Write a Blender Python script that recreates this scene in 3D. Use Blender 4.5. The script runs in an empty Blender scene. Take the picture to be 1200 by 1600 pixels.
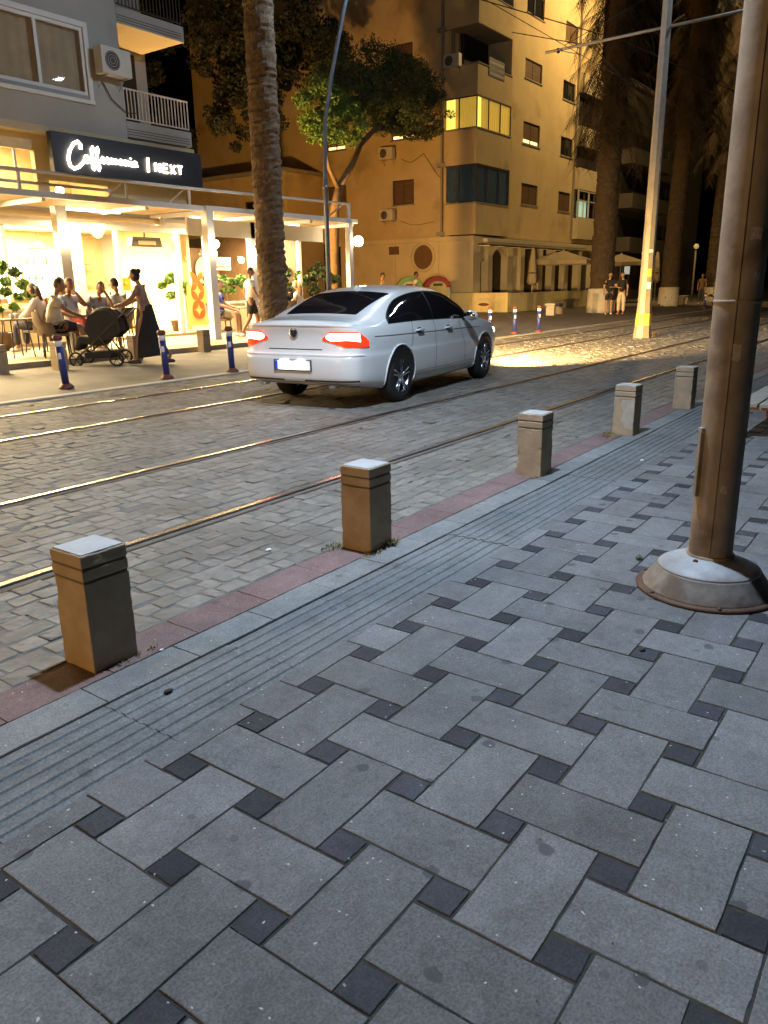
import bpy, bmesh, math, random
import numpy as np
from mathutils import Vector, Matrix
R = math.radians
random.seed(7); rng = np.random.default_rng(7)
scene = bpy.context.scene
COL = scene.collection

# ------------------------------------------------------------------ camera
# world: X runs along the tram street, Y across it (away from the viewer), Z up
cam_d = bpy.data.cameras.new('camera'); cam = bpy.data.objects.new('camera', cam_d); COL.objects.link(cam)
yaw, pitch, roll = R(35.81), R(16.30), R(0.88)
fw = Vector((math.cos(yaw)*math.cos(pitch), math.sin(yaw)*math.cos(pitch), -math.sin(pitch)))
rt = Vector((math.sin(yaw), -math.cos(yaw), 0)); up = rt.cross(fw)
r2 = rt*math.cos(roll)-up*math.sin(roll); u2 = rt*math.sin(roll)+up*math.cos(roll)
m = Matrix((r2, u2, -fw)).transposed().to_4x4(); m.translation = (0, 0, 1.44)
cam.matrix_world = m
cam_d.sensor_fit = 'HORIZONTAL'; cam_d.sensor_width = 36; cam_d.lens = 36*1211/1200
cam_d.clip_start = .05; cam_d.clip_end = 1500
scene.camera = cam

# ------------------------------------------------------------------ sky, moon, exposure
w = bpy.data.worlds.new('World'); scene.world = w; w.use_nodes = True
nt = w.node_tree; bg = nt.nodes['Background']
sky = nt.nodes.new('ShaderNodeTexSky'); sky.sky_type = 'NISHITA'; sky.sun_disc = False
sky.sun_elevation = R(-4.5); sky.sun_rotation = R(200); sky.altitude = 0
nt.links.new(sky.outputs[0], bg.inputs[0]); bg.inputs[1].default_value = .035
sd = bpy.data.lights.new('moon', 'SUN'); sd.energy = .004; sd.angle = R(10); sd.color = (.75, .85, 1)
so = bpy.data.objects.new('moon', sd); COL.objects.link(so); so.rotation_euler = (R(40), 0, R(70))
vs = scene.view_settings
scene.display_settings.display_device = 'sRGB'
vs.view_transform = 'Standard'; vs.look = 'None'; vs.gamma = 1; vs.exposure = 0; vs.use_curve_mapping = False
scene.render.engine = 'CYCLES'
cy = scene.cycles
cy.use_denoising = True
try: cy.denoiser = 'OPENIMAGEDENOISE'
except Exception: pass
cy.max_bounces = 6; cy.diffuse_bounces = 3; cy.glossy_bounces = 3; cy.transmission_bounces = 6; cy.transparent_max_bounces = 12
cy.caustics_reflective = False; cy.caustics_refractive = False
cy.sample_clamp_indirect = 4; cy.sample_clamp_direct = 0

# ------------------------------------------------------------------ lamps of the street (the posts and lanterns are built below)
LED = (.63, .80, 1.0); SODIUM = (1.0, .55, .17); SODIUM_FRONT = (1.0, .66, .25); SODIUM_SIDE = (1.0, .50, .12); WARM = (1.0, .73, .38)
def area_lamp(name, loc, target, power, color, size=.4, spread=180, parent=None):
    d = bpy.data.lights.new(name, 'AREA'); d.shape = 'DISK'; d.size = size; d.energy = power; d.color = color; d.spread = R(spread)
    o = bpy.data.objects.new(name, d); COL.objects.link(o); o.location = loc
    o.rotation_euler = (Vector(target)-Vector(loc)).to_track_quat('-Z', 'Y').to_euler()
    if parent:
        o.parent = parent; o.matrix_parent_inverse = parent.matrix_basis.inverted()
    return o
P_NEAR, P_FAR, P_THIRD, P_SOD1, P_SOD2, P_PLATE, P_HEAD = 430, 760, 260, 4800, 1300, 1.6, 15000
P_CARFILL = 70
P_SIDE, P_CEIL, P_UP, E_GLOBE = 4300, 4400, 600, 42
P_CANOPY = 300
NEAR_LED = (3.75, 2.75, 6.7); FAR_LED = (15.0, 9.9, 8.9)

# ------------------------------------------------------------------ helpers
def emp(name, label=None, cat=None, loc=(0, 0, 0), rz=0, group=None):
    o = bpy.data.objects.new(name, None); COL.objects.link(o); o.location = loc; o.rotation_euler = (0, 0, rz)
    o.empty_display_size = .1
    return tag(o, label, cat, group)
def tag(o, label=None, cat=None, group=None, kind=None):
    if label: o['label'] = label
    if cat: o['category'] = cat
    if group: o['group'] = group
    if kind: o['kind'] = kind
    return o
def rootof(o):
    while o.parent: o = o.parent
    return o
def kids(o): return [c for c in COL.objects if c.parent == o]
def dup(o, parent=None):
    c = o.copy(); COL.objects.link(c); c.parent = parent
    for ch in list(o.children): dup(ch, c)
    return c
def dupat(o, loc, rz=0, label=None, group=None):
    c = dup(o); c.location = loc; c.rotation_euler = (0, 0, rz)
    if label: c['label'] = label
    if group: c['group'] = group
    return c

class MB:
    def __init__(s): s.v = []; s.f = []; s.m = []; s.sm = []
    def add(s, V, F, mi=0, smooth=False):
        n = len(s.v); s.v += [tuple(map(float, p)) for p in V]
        for q in F: s.f.append(tuple(i+n for i in q)); s.m.append(mi); s.sm.append(smooth)
        return s
    def box(s, x0, x1, y0, y1, z0, z1, mi=0):
        V = [(x, y, z) for z in (z0, z1) for y in (y0, y1) for x in (x0, x1)]
        return s.add(V, [(0, 2, 3, 1), (4, 5, 7, 6), (0, 1, 5, 4), (2, 6, 7, 3), (0, 4, 6, 2), (1, 3, 7, 5)], mi)
    def obox(s, c, size, M=None, mi=0):
        a, b, d = [q/2 for q in size]
        V = [Vector((x, y, z)) for z in (-d, d) for y in (-b, b) for x in (-a, a)]
        if M is not None: V = [M @ p for p in V]
        V = [(p.x+c[0], p.y+c[1], p.z+c[2]) for p in V]
        return s.add(V, [(0, 2, 3, 1), (4, 5, 7, 6), (0, 1, 5, 4), (2, 6, 7, 3), (0, 4, 6, 2), (1, 3, 7, 5)], mi)
    def tube(s, P, rad, n=8, mi=0, caps=True, flat=1.0):
        P = [Vector(p) for p in P]
        if not hasattr(rad, '__len__'): rad = [rad]*len(P)
        base = len(s.v); V = []; F = []; prev = None
        for i, p in enumerate(P):
            t = (P[min(i+1, len(P)-1)]-P[max(i-1, 0)]).normalized()
            if prev is None:
                a = Vector((0, 0, 1)) if abs(t.z) < .9 else Vector((1, 0, 0))
                u = t.cross(a).normalized()
            else:
                u = (prev-t*prev.dot(t)).normalized()
            prev = u; vv = t.cross(u)
            for k in range(n):
                an = 2*math.pi*k/n
                V.append(p+u*math.cos(an)*rad[i]+vv*math.sin(an)*rad[i]*flat)
        for i in range(len(P)-1):
            for k in range(n):
                F.append((i*n+k, i*n+(k+1) % n, (i+1)*n+(k+1) % n, (i+1)*n+k))
        s.add(V, F, mi, True)
        if caps:
            b = len(s.v)-len(V)
            s.f.append(tuple(b+k for k in range(n))[::-1]); s.m.append(mi); s.sm.append(False)
            s.f.append(tuple(b+(len(P)-1)*n+k for k in range(n))); s.m.append(mi); s.sm.append(False)
        return s
    def lathe(s, prof, n=24, c=(0, 0, 0), mi=0, smooth=True, sy=1.0, fn=None):
        V = []; F = []
        for i, (r, z) in enumerate(prof):
            for k in range(n):
                a = 2*math.pi*k/n; rr = r if fn is None else r*fn(a, z)
                V.append((c[0]+rr*math.cos(a), c[1]+rr*math.sin(a)*sy, c[2]+z))
        for i in range(len(prof)-1):
            for k in range(n): F.append((i*n+k, i*n+(k+1) % n, (i+1)*n+(k+1) % n, (i+1)*n+k))
        if prof[0][0] > 1e-4: F.append(tuple(range(n))[::-1])
        if prof[-1][0] > 1e-4: F.append(tuple((len(prof)-1)*n+k for k in range(n)))
        return s.add(V, F, mi, smooth)
    def prism(s, poly, a0, a1, axis='z', mi=0):
        # poly: 2-d outline; axis z: (x,y), axis y: (x,z), axis x: (y,z)
        def P(p, a): return {'z': (p[0], p[1], a), 'y': (p[0], a, p[1]), 'x': (a, p[0], p[1])}[axis]
        n = len(poly); V = [P(p, a0) for p in poly]+[P(p, a1) for p in poly]
        F = [tuple(range(n))[::-1], tuple(range(n, 2*n))]+[(i, (i+1) % n, n+(i+1) % n, n+i) for i in range(n)]
        return s.add(V, F, mi)
    def grid(s, G, mi=0, smooth=True, flip=False):
        ny, nx = len(G), len(G[0]); V = [p for row in G for p in row]; F = []
        for j in range(ny-1):
            for i in range(nx-1):
                q = (j*nx+i, j*nx+i+1, (j+1)*nx+i+1, (j+1)*nx+i); F.append(q[::-1] if flip else q)
        return s.add(V, F, mi, smooth)
    def ball(s, c, r, n=12, mi=0):
        rx, ry, rz = r if hasattr(r, '__len__') else (r, r, r); V = []; F = []; h = n//2
        for j in range(h+1):
            t = math.pi*j/h
            for k in range(n):
                a = 2*math.pi*k/n; V.append((c[0]+rx*math.sin(t)*math.cos(a), c[1]+ry*math.sin(t)*math.sin(a), c[2]-rz*math.cos(t)))
        for j in range(h):
            for k in range(n): F.append((j*n+k, j*n+(k+1) % n, (j+1)*n+(k+1) % n, (j+1)*n+k))
        return s.add(V, F, mi, True)
    def mesh(s, name, mats, off=None, bevel=0, fixn=True):
        me = bpy.data.meshes.new(name)
        V = s.v if off is None else [(p[0]-off[0], p[1]-off[1], p[2]-off[2]) for p in s.v]
        me.from_pydata(V, [], s.f)
        for mt in (mats if isinstance(mats, (list, tuple)) else [mats]): me.materials.append(mt)
        me.polygons.foreach_set('material_index', s.m); me.polygons.foreach_set('use_smooth', s.sm)
        bm = bmesh.new(); bm.from_mesh(me)
        bmesh.ops.remove_doubles(bm, verts=bm.verts, dist=1e-5)
        if fixn: bmesh.ops.recalc_face_normals(bm, faces=bm.faces)
        if bevel:
            es = [e for e in bm.edges if e.is_manifold and e.calc_face_angle(0) > R(40)]
            bmesh.ops.bevel(bm, geom=es, offset=bevel, segments=2, profile=.5, affect='EDGES', clamp_overlap=True)
        bm.to_mesh(me); bm.free()
        return me
    def build(s, name, mats, parent=None, world=False, bevel=0, fixn=True):
        off = tuple(rootof(parent).location) if (world and parent) else None
        o = bpy.data.objects.new(name, s.mesh(name, mats, off, bevel, fixn)); COL.objects.link(o)
        if parent: o.parent = parent
        return o
def boxobj(name, mats, b, parent=None, world=False, bevel=0):
    return MB().box(*b).build(name, mats, parent, world, bevel)

# ------------------------------------------------------------------ procedural materials
def N(nt, t, **kw):
    n = nt.nodes.new('ShaderNode'+t)
    for k, v in kw.items():
        if k.startswith('_'): setattr(n, k[1:], v)
    return n
MATS = {}
def mat(name, col, rough=.7, metal=0., var=.22, scale=3., bump=0., bscale=40., emit=None, estr=0., coat=0., per=0., dirt=None, alpha=None, trans=0., spec=None):
    if name in MATS: return MATS[name]
    mt = bpy.data.materials.new(name); mt.use_nodes = True; nt = mt.node_tree; b = nt.nodes['Principled BSDF']; L = nt.links.new
    b.inputs['Roughness'].default_value = rough; b.inputs['Metallic'].default_value = metal
    if coat: b.inputs['Coat Weight'].default_value = coat; b.inputs['Coat Roughness'].default_value = .06
    if trans: b.inputs['Transmission Weight'].default_value = trans
    if spec is not None: b.inputs['Specular IOR Level'].default_value = spec
    geo = N(nt, 'NewGeometry')
    c = tuple(col)+(1,)
    n1 = N(nt, 'TexNoise'); n1.inputs['Scale'].default_value = scale; n1.inputs['Detail'].default_value = 6; n1.inputs['Roughness'].default_value = .65
    L(geo.outputs['Position'], n1.inputs['Vector'])
    mr = N(nt, 'MapRange'); mr.inputs[1].default_value = .25; mr.inputs[2].default_value = .75; mr.inputs[3].default_value = 1-var; mr.inputs[4].default_value = 1+var
    L(n1.outputs[0], mr.inputs[0]); val = mr.outputs[0]
    if per:
        oi = N(nt, 'ObjectInfo'); ad = N(nt, 'Math', _operation='ADD'); L(oi.outputs['Random'], ad.inputs[0]); L(geo.outputs['Random Per Island'], ad.inputs[1])
        fr = N(nt, 'Math', _operation='FRACT'); L(ad.outputs[0], fr.inputs[0])
        m2 = N(nt, 'MapRange'); m2.inputs[3].default_value = 1-per; m2.inputs[4].default_value = 1+per; L(fr.outputs[0], m2.inputs[0])
        mu = N(nt, 'Math', _operation='MULTIPLY'); L(val, mu.inputs[0]); L(m2.outputs[0], mu.inputs[1]); val = mu.outputs[0]
    vm = N(nt, 'VectorMath', _operation='SCALE'); vm.inputs[0].default_value = c[:3]; L(val, vm.inputs['Scale'])
    out = vm.outputs[0]
    if dirt:     # (colour, scale, threshold, amount)
        dn = N(nt, 'TexNoise'); dn.inputs['Scale'].default_value = dirt[1]; dn.inputs['Detail'].default_value = 7; L(geo.outputs['Position'], dn.inputs['Vector'])
        dm = N(nt, 'MapRange'); dm.inputs[1].default_value = dirt[2]; dm.inputs[2].default_value = dirt[2]+.12; dm.inputs[4].default_value = dirt[3]; L(dn.outputs[0], dm.inputs[0])
        mx = N(nt, 'Mix', _data_type='RGBA'); L(dm.outputs[0], mx.inputs[0]); L(out, mx.inputs[6]); mx.inputs[7].default_value = tuple(dirt[0])+(1,)
        out = mx.outputs[2]
    L(out, b.inputs['Base Color'])
    if bump:
        n2 = N(nt, 'TexNoise'); n2.inputs['Scale'].default_value = bscale; n2.inputs['Detail'].default_value = 6; L(geo.outputs['Position'], n2.inputs['Vector'])
        bp = N(nt, 'Bump'); bp.inputs['Strength'].default_value = 1; bp.inputs['Distance'].default_value = bump; L(n2.outputs[0], bp.inputs['Height']); L(bp.outputs[0], b.inputs['Normal'])
    if emit:
        b.inputs['Emission Color'].default_value = tuple(emit)+(1,); b.inputs['Emission Strength'].default_value = estr
    if alpha is not None: b.inputs['Alpha'].default_value = alpha
    MATS[name] = mt
    return mt
def glassmat(name, tint=(.9, .95, 1), refl=.12, rough=.02):
    # thin sheet of glass: mostly clear, a little mirror that grows towards grazing angles
    if name in MATS: return MATS[name]
    mt = bpy.data.materials.new(name); mt.use_nodes = True; nt = mt.node_tree; nt.nodes.remove(nt.nodes['Principled BSDF']); L = nt.links.new
    o = nt.nodes['Material Output']; t = N(nt, 'BsdfTransparent'); t.inputs[0].default_value = tuple(tint)+(1,)
    g = N(nt, 'BsdfGlossy'); g.inputs['Roughness'].default_value = rough
    f = N(nt, 'LayerWeight'); f.inputs[0].default_value = refl; mx = N(nt, 'MixShader'); L(f.outputs['Fresnel'], mx.inputs[0]); L(t.outputs[0], mx.inputs[1]); L(g.outputs[0], mx.inputs[2]); L(mx.outputs[0], o.inputs[0])
    MATS[name] = mt; return mt
# ------------------------------------------------------------------ ground materials
def paving_mat(name, col, per, spot=.75, rough=.82, speck=.5):
    mt = bpy.data.materials.new(name); mt.use_nodes = True; nt = mt.node_tree; b = nt.nodes['Principled BSDF']; L = nt.links.new
    b.inputs['Specular IOR Level'].default_value = .25
    geo = N(nt, 'NewGeometry'); P = geo.outputs['Position']
    def noise(sc, det=5, ro=.6):
        n = N(nt, 'TexNoise'); n.inputs['Scale'].default_value = sc; n.inputs['Detail'].default_value = det; n.inputs['Roughness'].default_value = ro; L(P, n.inputs['Vector']); return n.outputs[0]
    def rng_(x, a, b_, c, d):
        m = N(nt, 'MapRange'); m.inputs[1].default_value = a; m.inputs[2].default_value = b_; m.inputs[3].default_value = c; m.inputs[4].default_value = d; L(x, m.inputs[0]); return m.outputs[0]
    def mul(a, b_):
        m = N(nt, 'Math', _operation='MULTIPLY'); L(a, m.inputs[0])
        if hasattr(b_, 'default_value') or hasattr(b_, 'links'): L(b_, m.inputs[1])
        else: m.inputs[1].default_value = b_
        return m.outputs[0]
    oi = N(nt, 'ObjectInfo'); ad = N(nt, 'Math', _operation='ADD'); L(oi.outputs['Random'], ad.inputs[0]); L(geo.outputs['Random Per Island'], ad.inputs[1])
    fr = N(nt, 'Math', _operation='FRACT'); L(ad.outputs[0], fr.inputs[0])
    v = mul(rng_(fr.outputs[0], 0, 1, 1-per, 1+per), rng_(noise(1.3, 6, .7), .3, .7, .74, 1.22))
    v = mul(v, rng_(noise(9, 6, .7), .3, .7, .84, 1.16)); v = mul(v, rng_(noise(38, 4, .65), .3, .7, .88, 1.12))
    v = mul(v, rng_(noise(140, 3, .6), .35, .65, 1-.5*speck, 1+.5*speck))
    vm = N(nt, 'VectorMath', _operation='SCALE'); vm.inputs[0].default_value = col; L(v, vm.inputs['Scale']); out = vm.outputs[0]
    def spots(vscale, rmax, colr, amount, keep, out):
        vo = N(nt, 'TexVoronoi'); vo.inputs['Scale'].default_value = vscale; vo.inputs['Randomness'].default_value = 1
        wn = N(nt, 'TexNoise'); wn.inputs['Scale'].default_value = 18; L(P, wn.inputs['Vector'])
        ws = N(nt, 'VectorMath', _operation='SCALE'); L(wn.outputs['Color'], ws.inputs[0]); ws.inputs['Scale'].default_value = .035
        wa = N(nt, 'VectorMath', _operation='ADD'); vo.voronoi_dimensions = '2D'; L(P, wa.inputs[0]); L(ws.outputs[0], wa.inputs[1]); L(wa.outputs[0], vo.inputs['Vector'])
        a = rng_(vo.outputs['Distance'], rmax*.75, rmax, 1, 0)
        sx = N(nt, 'SeparateColor'); L(vo.outputs['Color'], sx.inputs[0]); k = rng_(sx.outputs[0], keep, keep+.02, 0, amount)
        mx = N(nt, 'Mix', _data_type='RGBA'); L(mul(a, k), mx.inputs[0]); L(out, mx.inputs[6]); mx.inputs[7].default_value = tuple(colr)+(1,)
        return mx.outputs[2]
    if spot:
        out = spots(3.4, .085, (col[0]*.42, col[1]*.42, col[2]*.45), spot, .52, out)      # trodden gum
        out = spots(6.5, .10, (col[0]*.6, col[1]*.6, col[2]*.62), spot*.8, .78, out)
        out = spots(40, .14, (.6, .6, .58), .7, .965, out)                                    # pale grit
        # pale splashes
        wm = rng_(noise(2.1, 8, .75), .665, .71, 0, .34); mx = N(nt, 'Mix', _data_type='RGBA'); L(wm, mx.inputs[0]); L(out, mx.inputs[6]); mx.inputs[7].default_value = (.55, .55, .54, 1); out = mx.outputs[2]
    L(out, b.inputs['Base Color'])
    rr = rng_(noise(4, 5), .3, .7, rough-.1, rough+.12); L(rr, b.inputs['Roughness'])
    bp = N(nt, 'Bump'); bp.inputs['Strength'].default_value = 1; bp.inputs['Distance'].default_value = .0016; L(noise(170, 3), bp.inputs['Height']); L(bp.outputs[0], b.inputs['Normal'])
    return mt
M_slab = paving_mat('paving_concrete', (.152, .154, .158), .17)
M_dark = paving_mat('dark_paver', (.046, .048, .058), .34, .3, .86, .4)
M_tact = paving_mat('tactile_concrete', (.158, .163, .165), .07, .45)
M_kerb = paving_mat('kerb_stone', (.19, .196, .197), .07, .5)
M_red = paving_mat('red_paver', (.185, .122, .118), .09, .35)
M_grout = mat('joint_sand', (.04, .039, .033), .95, var=.5, scale=25, bump=.004, bscale=120, dirt=((.05, .065, .025), 6, .56, .6))
M_cob = mat('granite_sett', (.172, .158, .138), .66, var=.32, scale=14, bump=.0045, bscale=30, per=.17, dirt=((.095, .082, .066), 1.7, .50, .55))
M_road = mat('sett_bed', (.135, .124, .108), .9, var=.4, scale=9, bump=.012, bscale=24)
M_asph = mat('worn_asphalt', (.10, .095, .085), .85, var=.3, scale=2.5, bump=.004, bscale=60)
M_side = mat('far_paving', (.2, .18, .15), .75, var=.25, scale=1.6, bump=.004, bscale=45, dirt=((.1, .09, .08), .9, .55, .5))
M_farkerb = mat('pale_kerb', (.5, .47, .42), .7, var=.2, scale=5, bump=.003)
M_rail = mat('polished_rail', (.52, .47, .40), .27, 1, var=.25, scale=6, bump=.0008, bscale=60)
M_railside = mat('rusty_rail', (.10, .06, .04), .7, .5, var=.4, scale=8)

def pxof(x, y, z=0):
    p = cam.matrix_world.inverted() @ Vector((x, y, z)); d = -p.z
    if d < .05: return None
    return 600+1211*p.x/d, 800-1211*p.y/d, d
IMW = cam.matrix_world.inverted()
def in_view(x, y, mg=20):
    q = pxof(x, y); return q is not None and -mg < q[0] < 1200+mg and -mg < q[1] < 1600+mg

ground = tag(MB().box(-250, 400, -250, 400, -.6, -.14).build('ground', M_asph), kind='structure')
pavement = tag(MB().box(-25, 90, -40, 1.886, -.1, -.0038).box(-25, 90, 1.8861, 2.29, -.1, -.012).build('pavement', M_grout), kind='structure')
kerb = tag(MB().box(-25, 90, 2.29, 2.695, -.1, -.0048).build('kerb', M_grout), kind='structure')
roadway = tag(MB().box(-25, 34, 2.695, 10.02, -.1, -.0045).build('roadway', M_road), kind='structure')
far_road = tag(MB().box(34, 140, 2.695, 10.02, -.1, -.004).build('far_roadway', M_cob), kind='structure')
G = [[(x, y, z) for x in np.linspace(-25, 140, 80)] for y, z in ((10.02, -.08), (10.02, .0), (10.22, .012), (11.6, .05), (13.0, .1), (60, .1))]
far_pave = tag(MB().grid(G, smooth=False).build('far_pavement', M_side), kind='structure')

# ---- near pavement: pinwheel of 20 x 40 slabs with small dark squares
U = .1045; X0, Y0 = 1.289, .546; YT = 1.885; gap = .0031
def slab_mesh(name, wx, wy, mats, seed, ch=.0018, h=.03):
    r_ = random.Random(seed); a, b = wx/2, wy/2
    j = lambda s: r_.uniform(-s, s)
    o = [(-a+j(.0015), -b+j(.0015)), (a+j(.0015), -b+j(.0015)), (a+j(.0015), b+j(.0015)), (-a+j(.0015), b+j(.0015))]
    # a few edge points so the rims are not ruler straight
    rim = []
    for k in range(4):
        p, q = o[k], o[(k+1) % 4]
        rim.append(p)
        for t in (.18, .36, .55, .8): rim.append((p[0]+(q[0]-p[0])*t+j(.0017), p[1]+(q[1]-p[1])*t+j(.0017)))
    n = len(rim); V = [(x, y, -h) for x, y in rim]+[(x, y, -ch-abs(j(.0006))) for x, y in rim]
    for x, y in rim:
        s = 1-ch/max(abs(x), abs(y), .02); V.append((x*s, y*s, 0))
    F = [tuple(range(2*n, 3*n))]+[(l*n+k, l*n+(k+1) % n, (l+1)*n+(k+1) % n, (l+1)*n+k) for l in (0, 1) for k in range(n)]
    me = bpy.data.meshes.new(name); me.from_pydata(V, [], F); me.materials.append(mats)
    return me
VAR = {}
def variant(name, wx, wy, mt, k):
    key = (name, round(wx, 3), round(wy, 3), k)
    if key not in VAR: VAR[key] = slab_mesh(name, wx, wy, mt, sum(ord(c_)*(i_+1) for i_, c_ in enumerate(repr(key))))
    return VAR[key]
def lay(parent, items, name, mt, limit, rest_name, nvar=6):
    """items: (cx,cy,wx,wy). The ones that show largest become objects, the others one joined part."""
    def key(i):
        q = pxof(i[0], i[1])
        return (0 if in_view(i[0], i[1], 60) else 1, q[2] if q else 1e3)
    items = sorted(items, key=key); V = []; F = []
    for n, (cx, cy, wx, wy) in enumerate(items):
        me = variant(name, wx, wy, mt, random.randrange(nvar)); z = random.gauss(0, .0007); tx, ty = random.gauss(0, .002), random.gauss(0, .002)
        if n < limit:
            o = bpy.data.objects.new(name, me); COL.objects.link(o); o.parent = parent; o.location = (cx, cy, z); o.rotation_euler = (tx, ty, random.gauss(0, .002))
        else:
            b = len(V); V += [(p.co.x+cx, p.co.y+cy, p.co.z+z+p.co.y*tx-p.co.x*ty) for p in me.vertices]; F += [tuple(i+b for i in p.vertices) for p in me.polygons]
    if F:
        me = bpy.data.meshes.new(rest_name); me.from_pydata(V, [], F); me.materials.append(mt)
        o = bpy.data.objects.new(rest_name, me); COL.objects.link(o); o.parent = parent; tag(o, kind='stuff')
slabs, squares = [], []
for i in range(-60, 80):
    for j in range(-60, 80):
        ox, oy = 3*(i+j), 3*(i-j)
        for (a, b, c, d, lst) in ((0, 4, 0, 2, slabs), (4, 6, -1, 3, slabs), (3, 4, 2, 3, squares), (3, 4, -1, 0, squares)):
            x0, x1, y0, y1 = X0+(ox+a)*U, X0+(ox+b)*U, Y0+(oy+c)*U, Y0+(oy+d)*U
            if x0 < -1.5 or x0 > 26 or y0 < -2.6 or y0 > YT-.02: continue
            y1 = min(y1, YT+.0036)
            lst.append(((x0+x1)/2, (y0+y1)/2, x1-x0-2*gap, y1-y0-2*gap))
squares = [(a+random.gauss(0, .0015), b+random.gauss(0, .0015), c-random.uniform(.001, .007), d-random.uniform(.001, .007)) for a, b, c, d in squares]
lay(pavement, slabs, 'slab', M_slab, 300, 'slabs')
lay(pavement, squares, 'dark_paver', M_dark, 300, 'dark_pavers')
# tactile strip
def tactile(L_, W_):
    mb = MB(); mb.box(-L_/2, L_/2, -W_/2, W_/2, -.03, -.004)
    for k in range(6):
        y = -W_/2+.045+k*.0615; hw = .0165
        prof = [(y-hw, -.0045), (y-hw+.006, .0015), (y+hw-.006, .0015), (y+hw, -.0045)]
        mb.prism(prof, -L_/2+.001, L_/2-.001, 'x')
    return mb.mesh('tactile_slab', M_tact)
tm = tactile(.5975, .396)
for k in range(-4, 30):
    o = bpy.data.objects.new('tactile_slab', tm); COL.objects.link(o); o.parent = pavement
    o.location = (1.425+.6*k+.3, 2.087, random.gauss(0, .0012)); o.rotation_euler = (random.gauss(0, .003), random.gauss(0, .002), 0)
lay(kerb, [(1.45+.435*k+.2175, 2.38, .430, .172) for k in range(-6, 46)], 'kerb_stone', M_kerb, 300, 'kerb_stones')
lay(kerb, [(1.60+.435*k+.2175, 2.580, .4315, .216) for k in range(-6, 46)], 'red_paver', M_red, 300, 'red_pavers')

# ---- tram rails
RAILS = (3.735, 5.235, 7.55, 9.05)
RL = ('tram rail nearest to the row of stone bollards', 'second tram rail from the stone bollards, beside the car tyres', 'third tram rail, passing under the white car', 'tram rail farthest from the viewer, by the blue posts')
for y, lb in zip(RAILS, RL):
    prof = [(-.075, -.09), (-.075, -.004), (-.038, .004), (-.036, .0085), (.010, .0085), (.014, .002), (.014, -.032), (.066, -.032), (.066, .001), (.085, .001), (.085, -.09)]
    mb = MB(); n = len(prof); V = [(-25, y-p[0], p[1]) for p in prof]+[(90, y-p[0], p[1]) for p in prof]
    for k in range(n-1): mb.add([V[k], V[k+1], V[n+k+1], V[n+k]], [(0, 1, 2, 3)], 0 if k in (2, 3) else 1)
    # two-material rail: the worn running surface shines
    tag(mb.build('tram_rail', [M_rail, M_railside]), lb, 'tram rail')

# ---- granite setts of the roadway
def sett_fields():
    out = []
    bands = [(2.70, RAILS[0]-.09), (RAILS[0]+.08, RAILS[1]-.09), (RAILS[1]+.08, RAILS[2]-.09), (RAILS[2]+.08, RAILS[3]-.09), (RAILS[3]+.08, 10.0)]
    for y0, y1 in bands:
        nrow = max(1, round((y1-y0)/.118)); h = (y1-y0)/nrow
        for r_ in range(nrow):
            x = -1.0+rng.uniform(0, .2); yc = y0+(r_+.5)*h
            while x < 34:
                L_ = float(np.clip(rng.normal(.155, .045), .08, .29))
                out.append((x+L_/2, yc+rng.normal(0, .007), L_, h)); x += L_
    return out
def sett_geom(L_, h, r_):
    a, b = L_/2-.002-abs(r_.normal(0, .002)), h/2-.0015-abs(r_.normal(0, .002)); e = min(.010, a*.3)
    ring = [(-a+e, -b), (a-e, -b), (a, -b+e), (a, b-e), (a-e, b), (-a+e, b), (-a, b-e), (-a, -b+e)]
    ring = [(p[0]+r_.normal(0, .0045), p[1]+r_.normal(0, .0045)) for p in ring]
    k_ = 3.2 if r_.random() < .22 else 1.; z = r_.normal(-.0003, .0011)*k_; tx, ty = r_.normal(0, .014)*k_, r_.normal(0, .010)*k_
    V = [(x, y, -.04) for x, y in ring]; zt = lambda x, y: z+y*tx+x*ty
    V += [(x, y, zt(x, y)-.003-abs(r_.normal(0, .0018))) for x, y in ring]
    V += [(x*.93, y*.90, zt(x, y)+r_.normal(0, .0012)) for x, y in ring]
    V += [(r_.normal(0, .01), r_.normal(0, .008), z+.0008+r_.normal(0, .0012))]
    return V
SF = [(k, (k+1) % 8, 8+(k+1) % 8, 8+k) for k in range(8)]+[(8+k, 8+(k+1) % 8, 16+(k+1) % 8, 16+k) for k in range(8)]+[(16+k, 16+(k+1) % 8, 24) for k in range(8)]
ST = sett_fields()
ST.sort(key=lambda i: (0 if in_view(i[0], i[1], 25) else 1, (pxof(i[0], i[1]) or (0, 0, 1e3))[2]))
V = []; F = []
for n, (cx, cy, L_, h) in enumerate(ST):
    q = pxof(cx, cy)
    g = sett_geom(L_, h, rng)
    if n < 300:
        me = bpy.data.meshes.new('sett'); me.from_pydata(g, [], SF); me.materials.append(M_cob); me.polygons.foreach_set('use_smooth', [False]*24)
        o = bpy.data.objects.new('sett', me); COL.objects.link(o); o.parent = roadway; o.location = (cx, cy, 0)
    else:
        b = len(V); V += [(x+cx, y+cy, z) for x, y, z in g]; F += [tuple(i+b for i in f) for f in SF]
me = bpy.data.meshes.new('setts'); me.from_pydata(V, [], F); me.materials.append(M_cob); me.polygons.foreach_set('use_smooth', [False]*len(F))
o = bpy.data.objects.new('setts', me); COL.objects.link(o); o.parent = roadway; tag(o, kind='stuff')
# pale kerb stones of the far pavement
lay(far_pave, [(-8+.8*k, 10.12, .793, .18) for k in range(70)], 'far_kerb_stone', M_farkerb, 300, 'far_kerb_stones')
for ch in far_pave.children: ch.location.z += .022
# dry weeds and litter along the foot of the bollards are built with them

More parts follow.
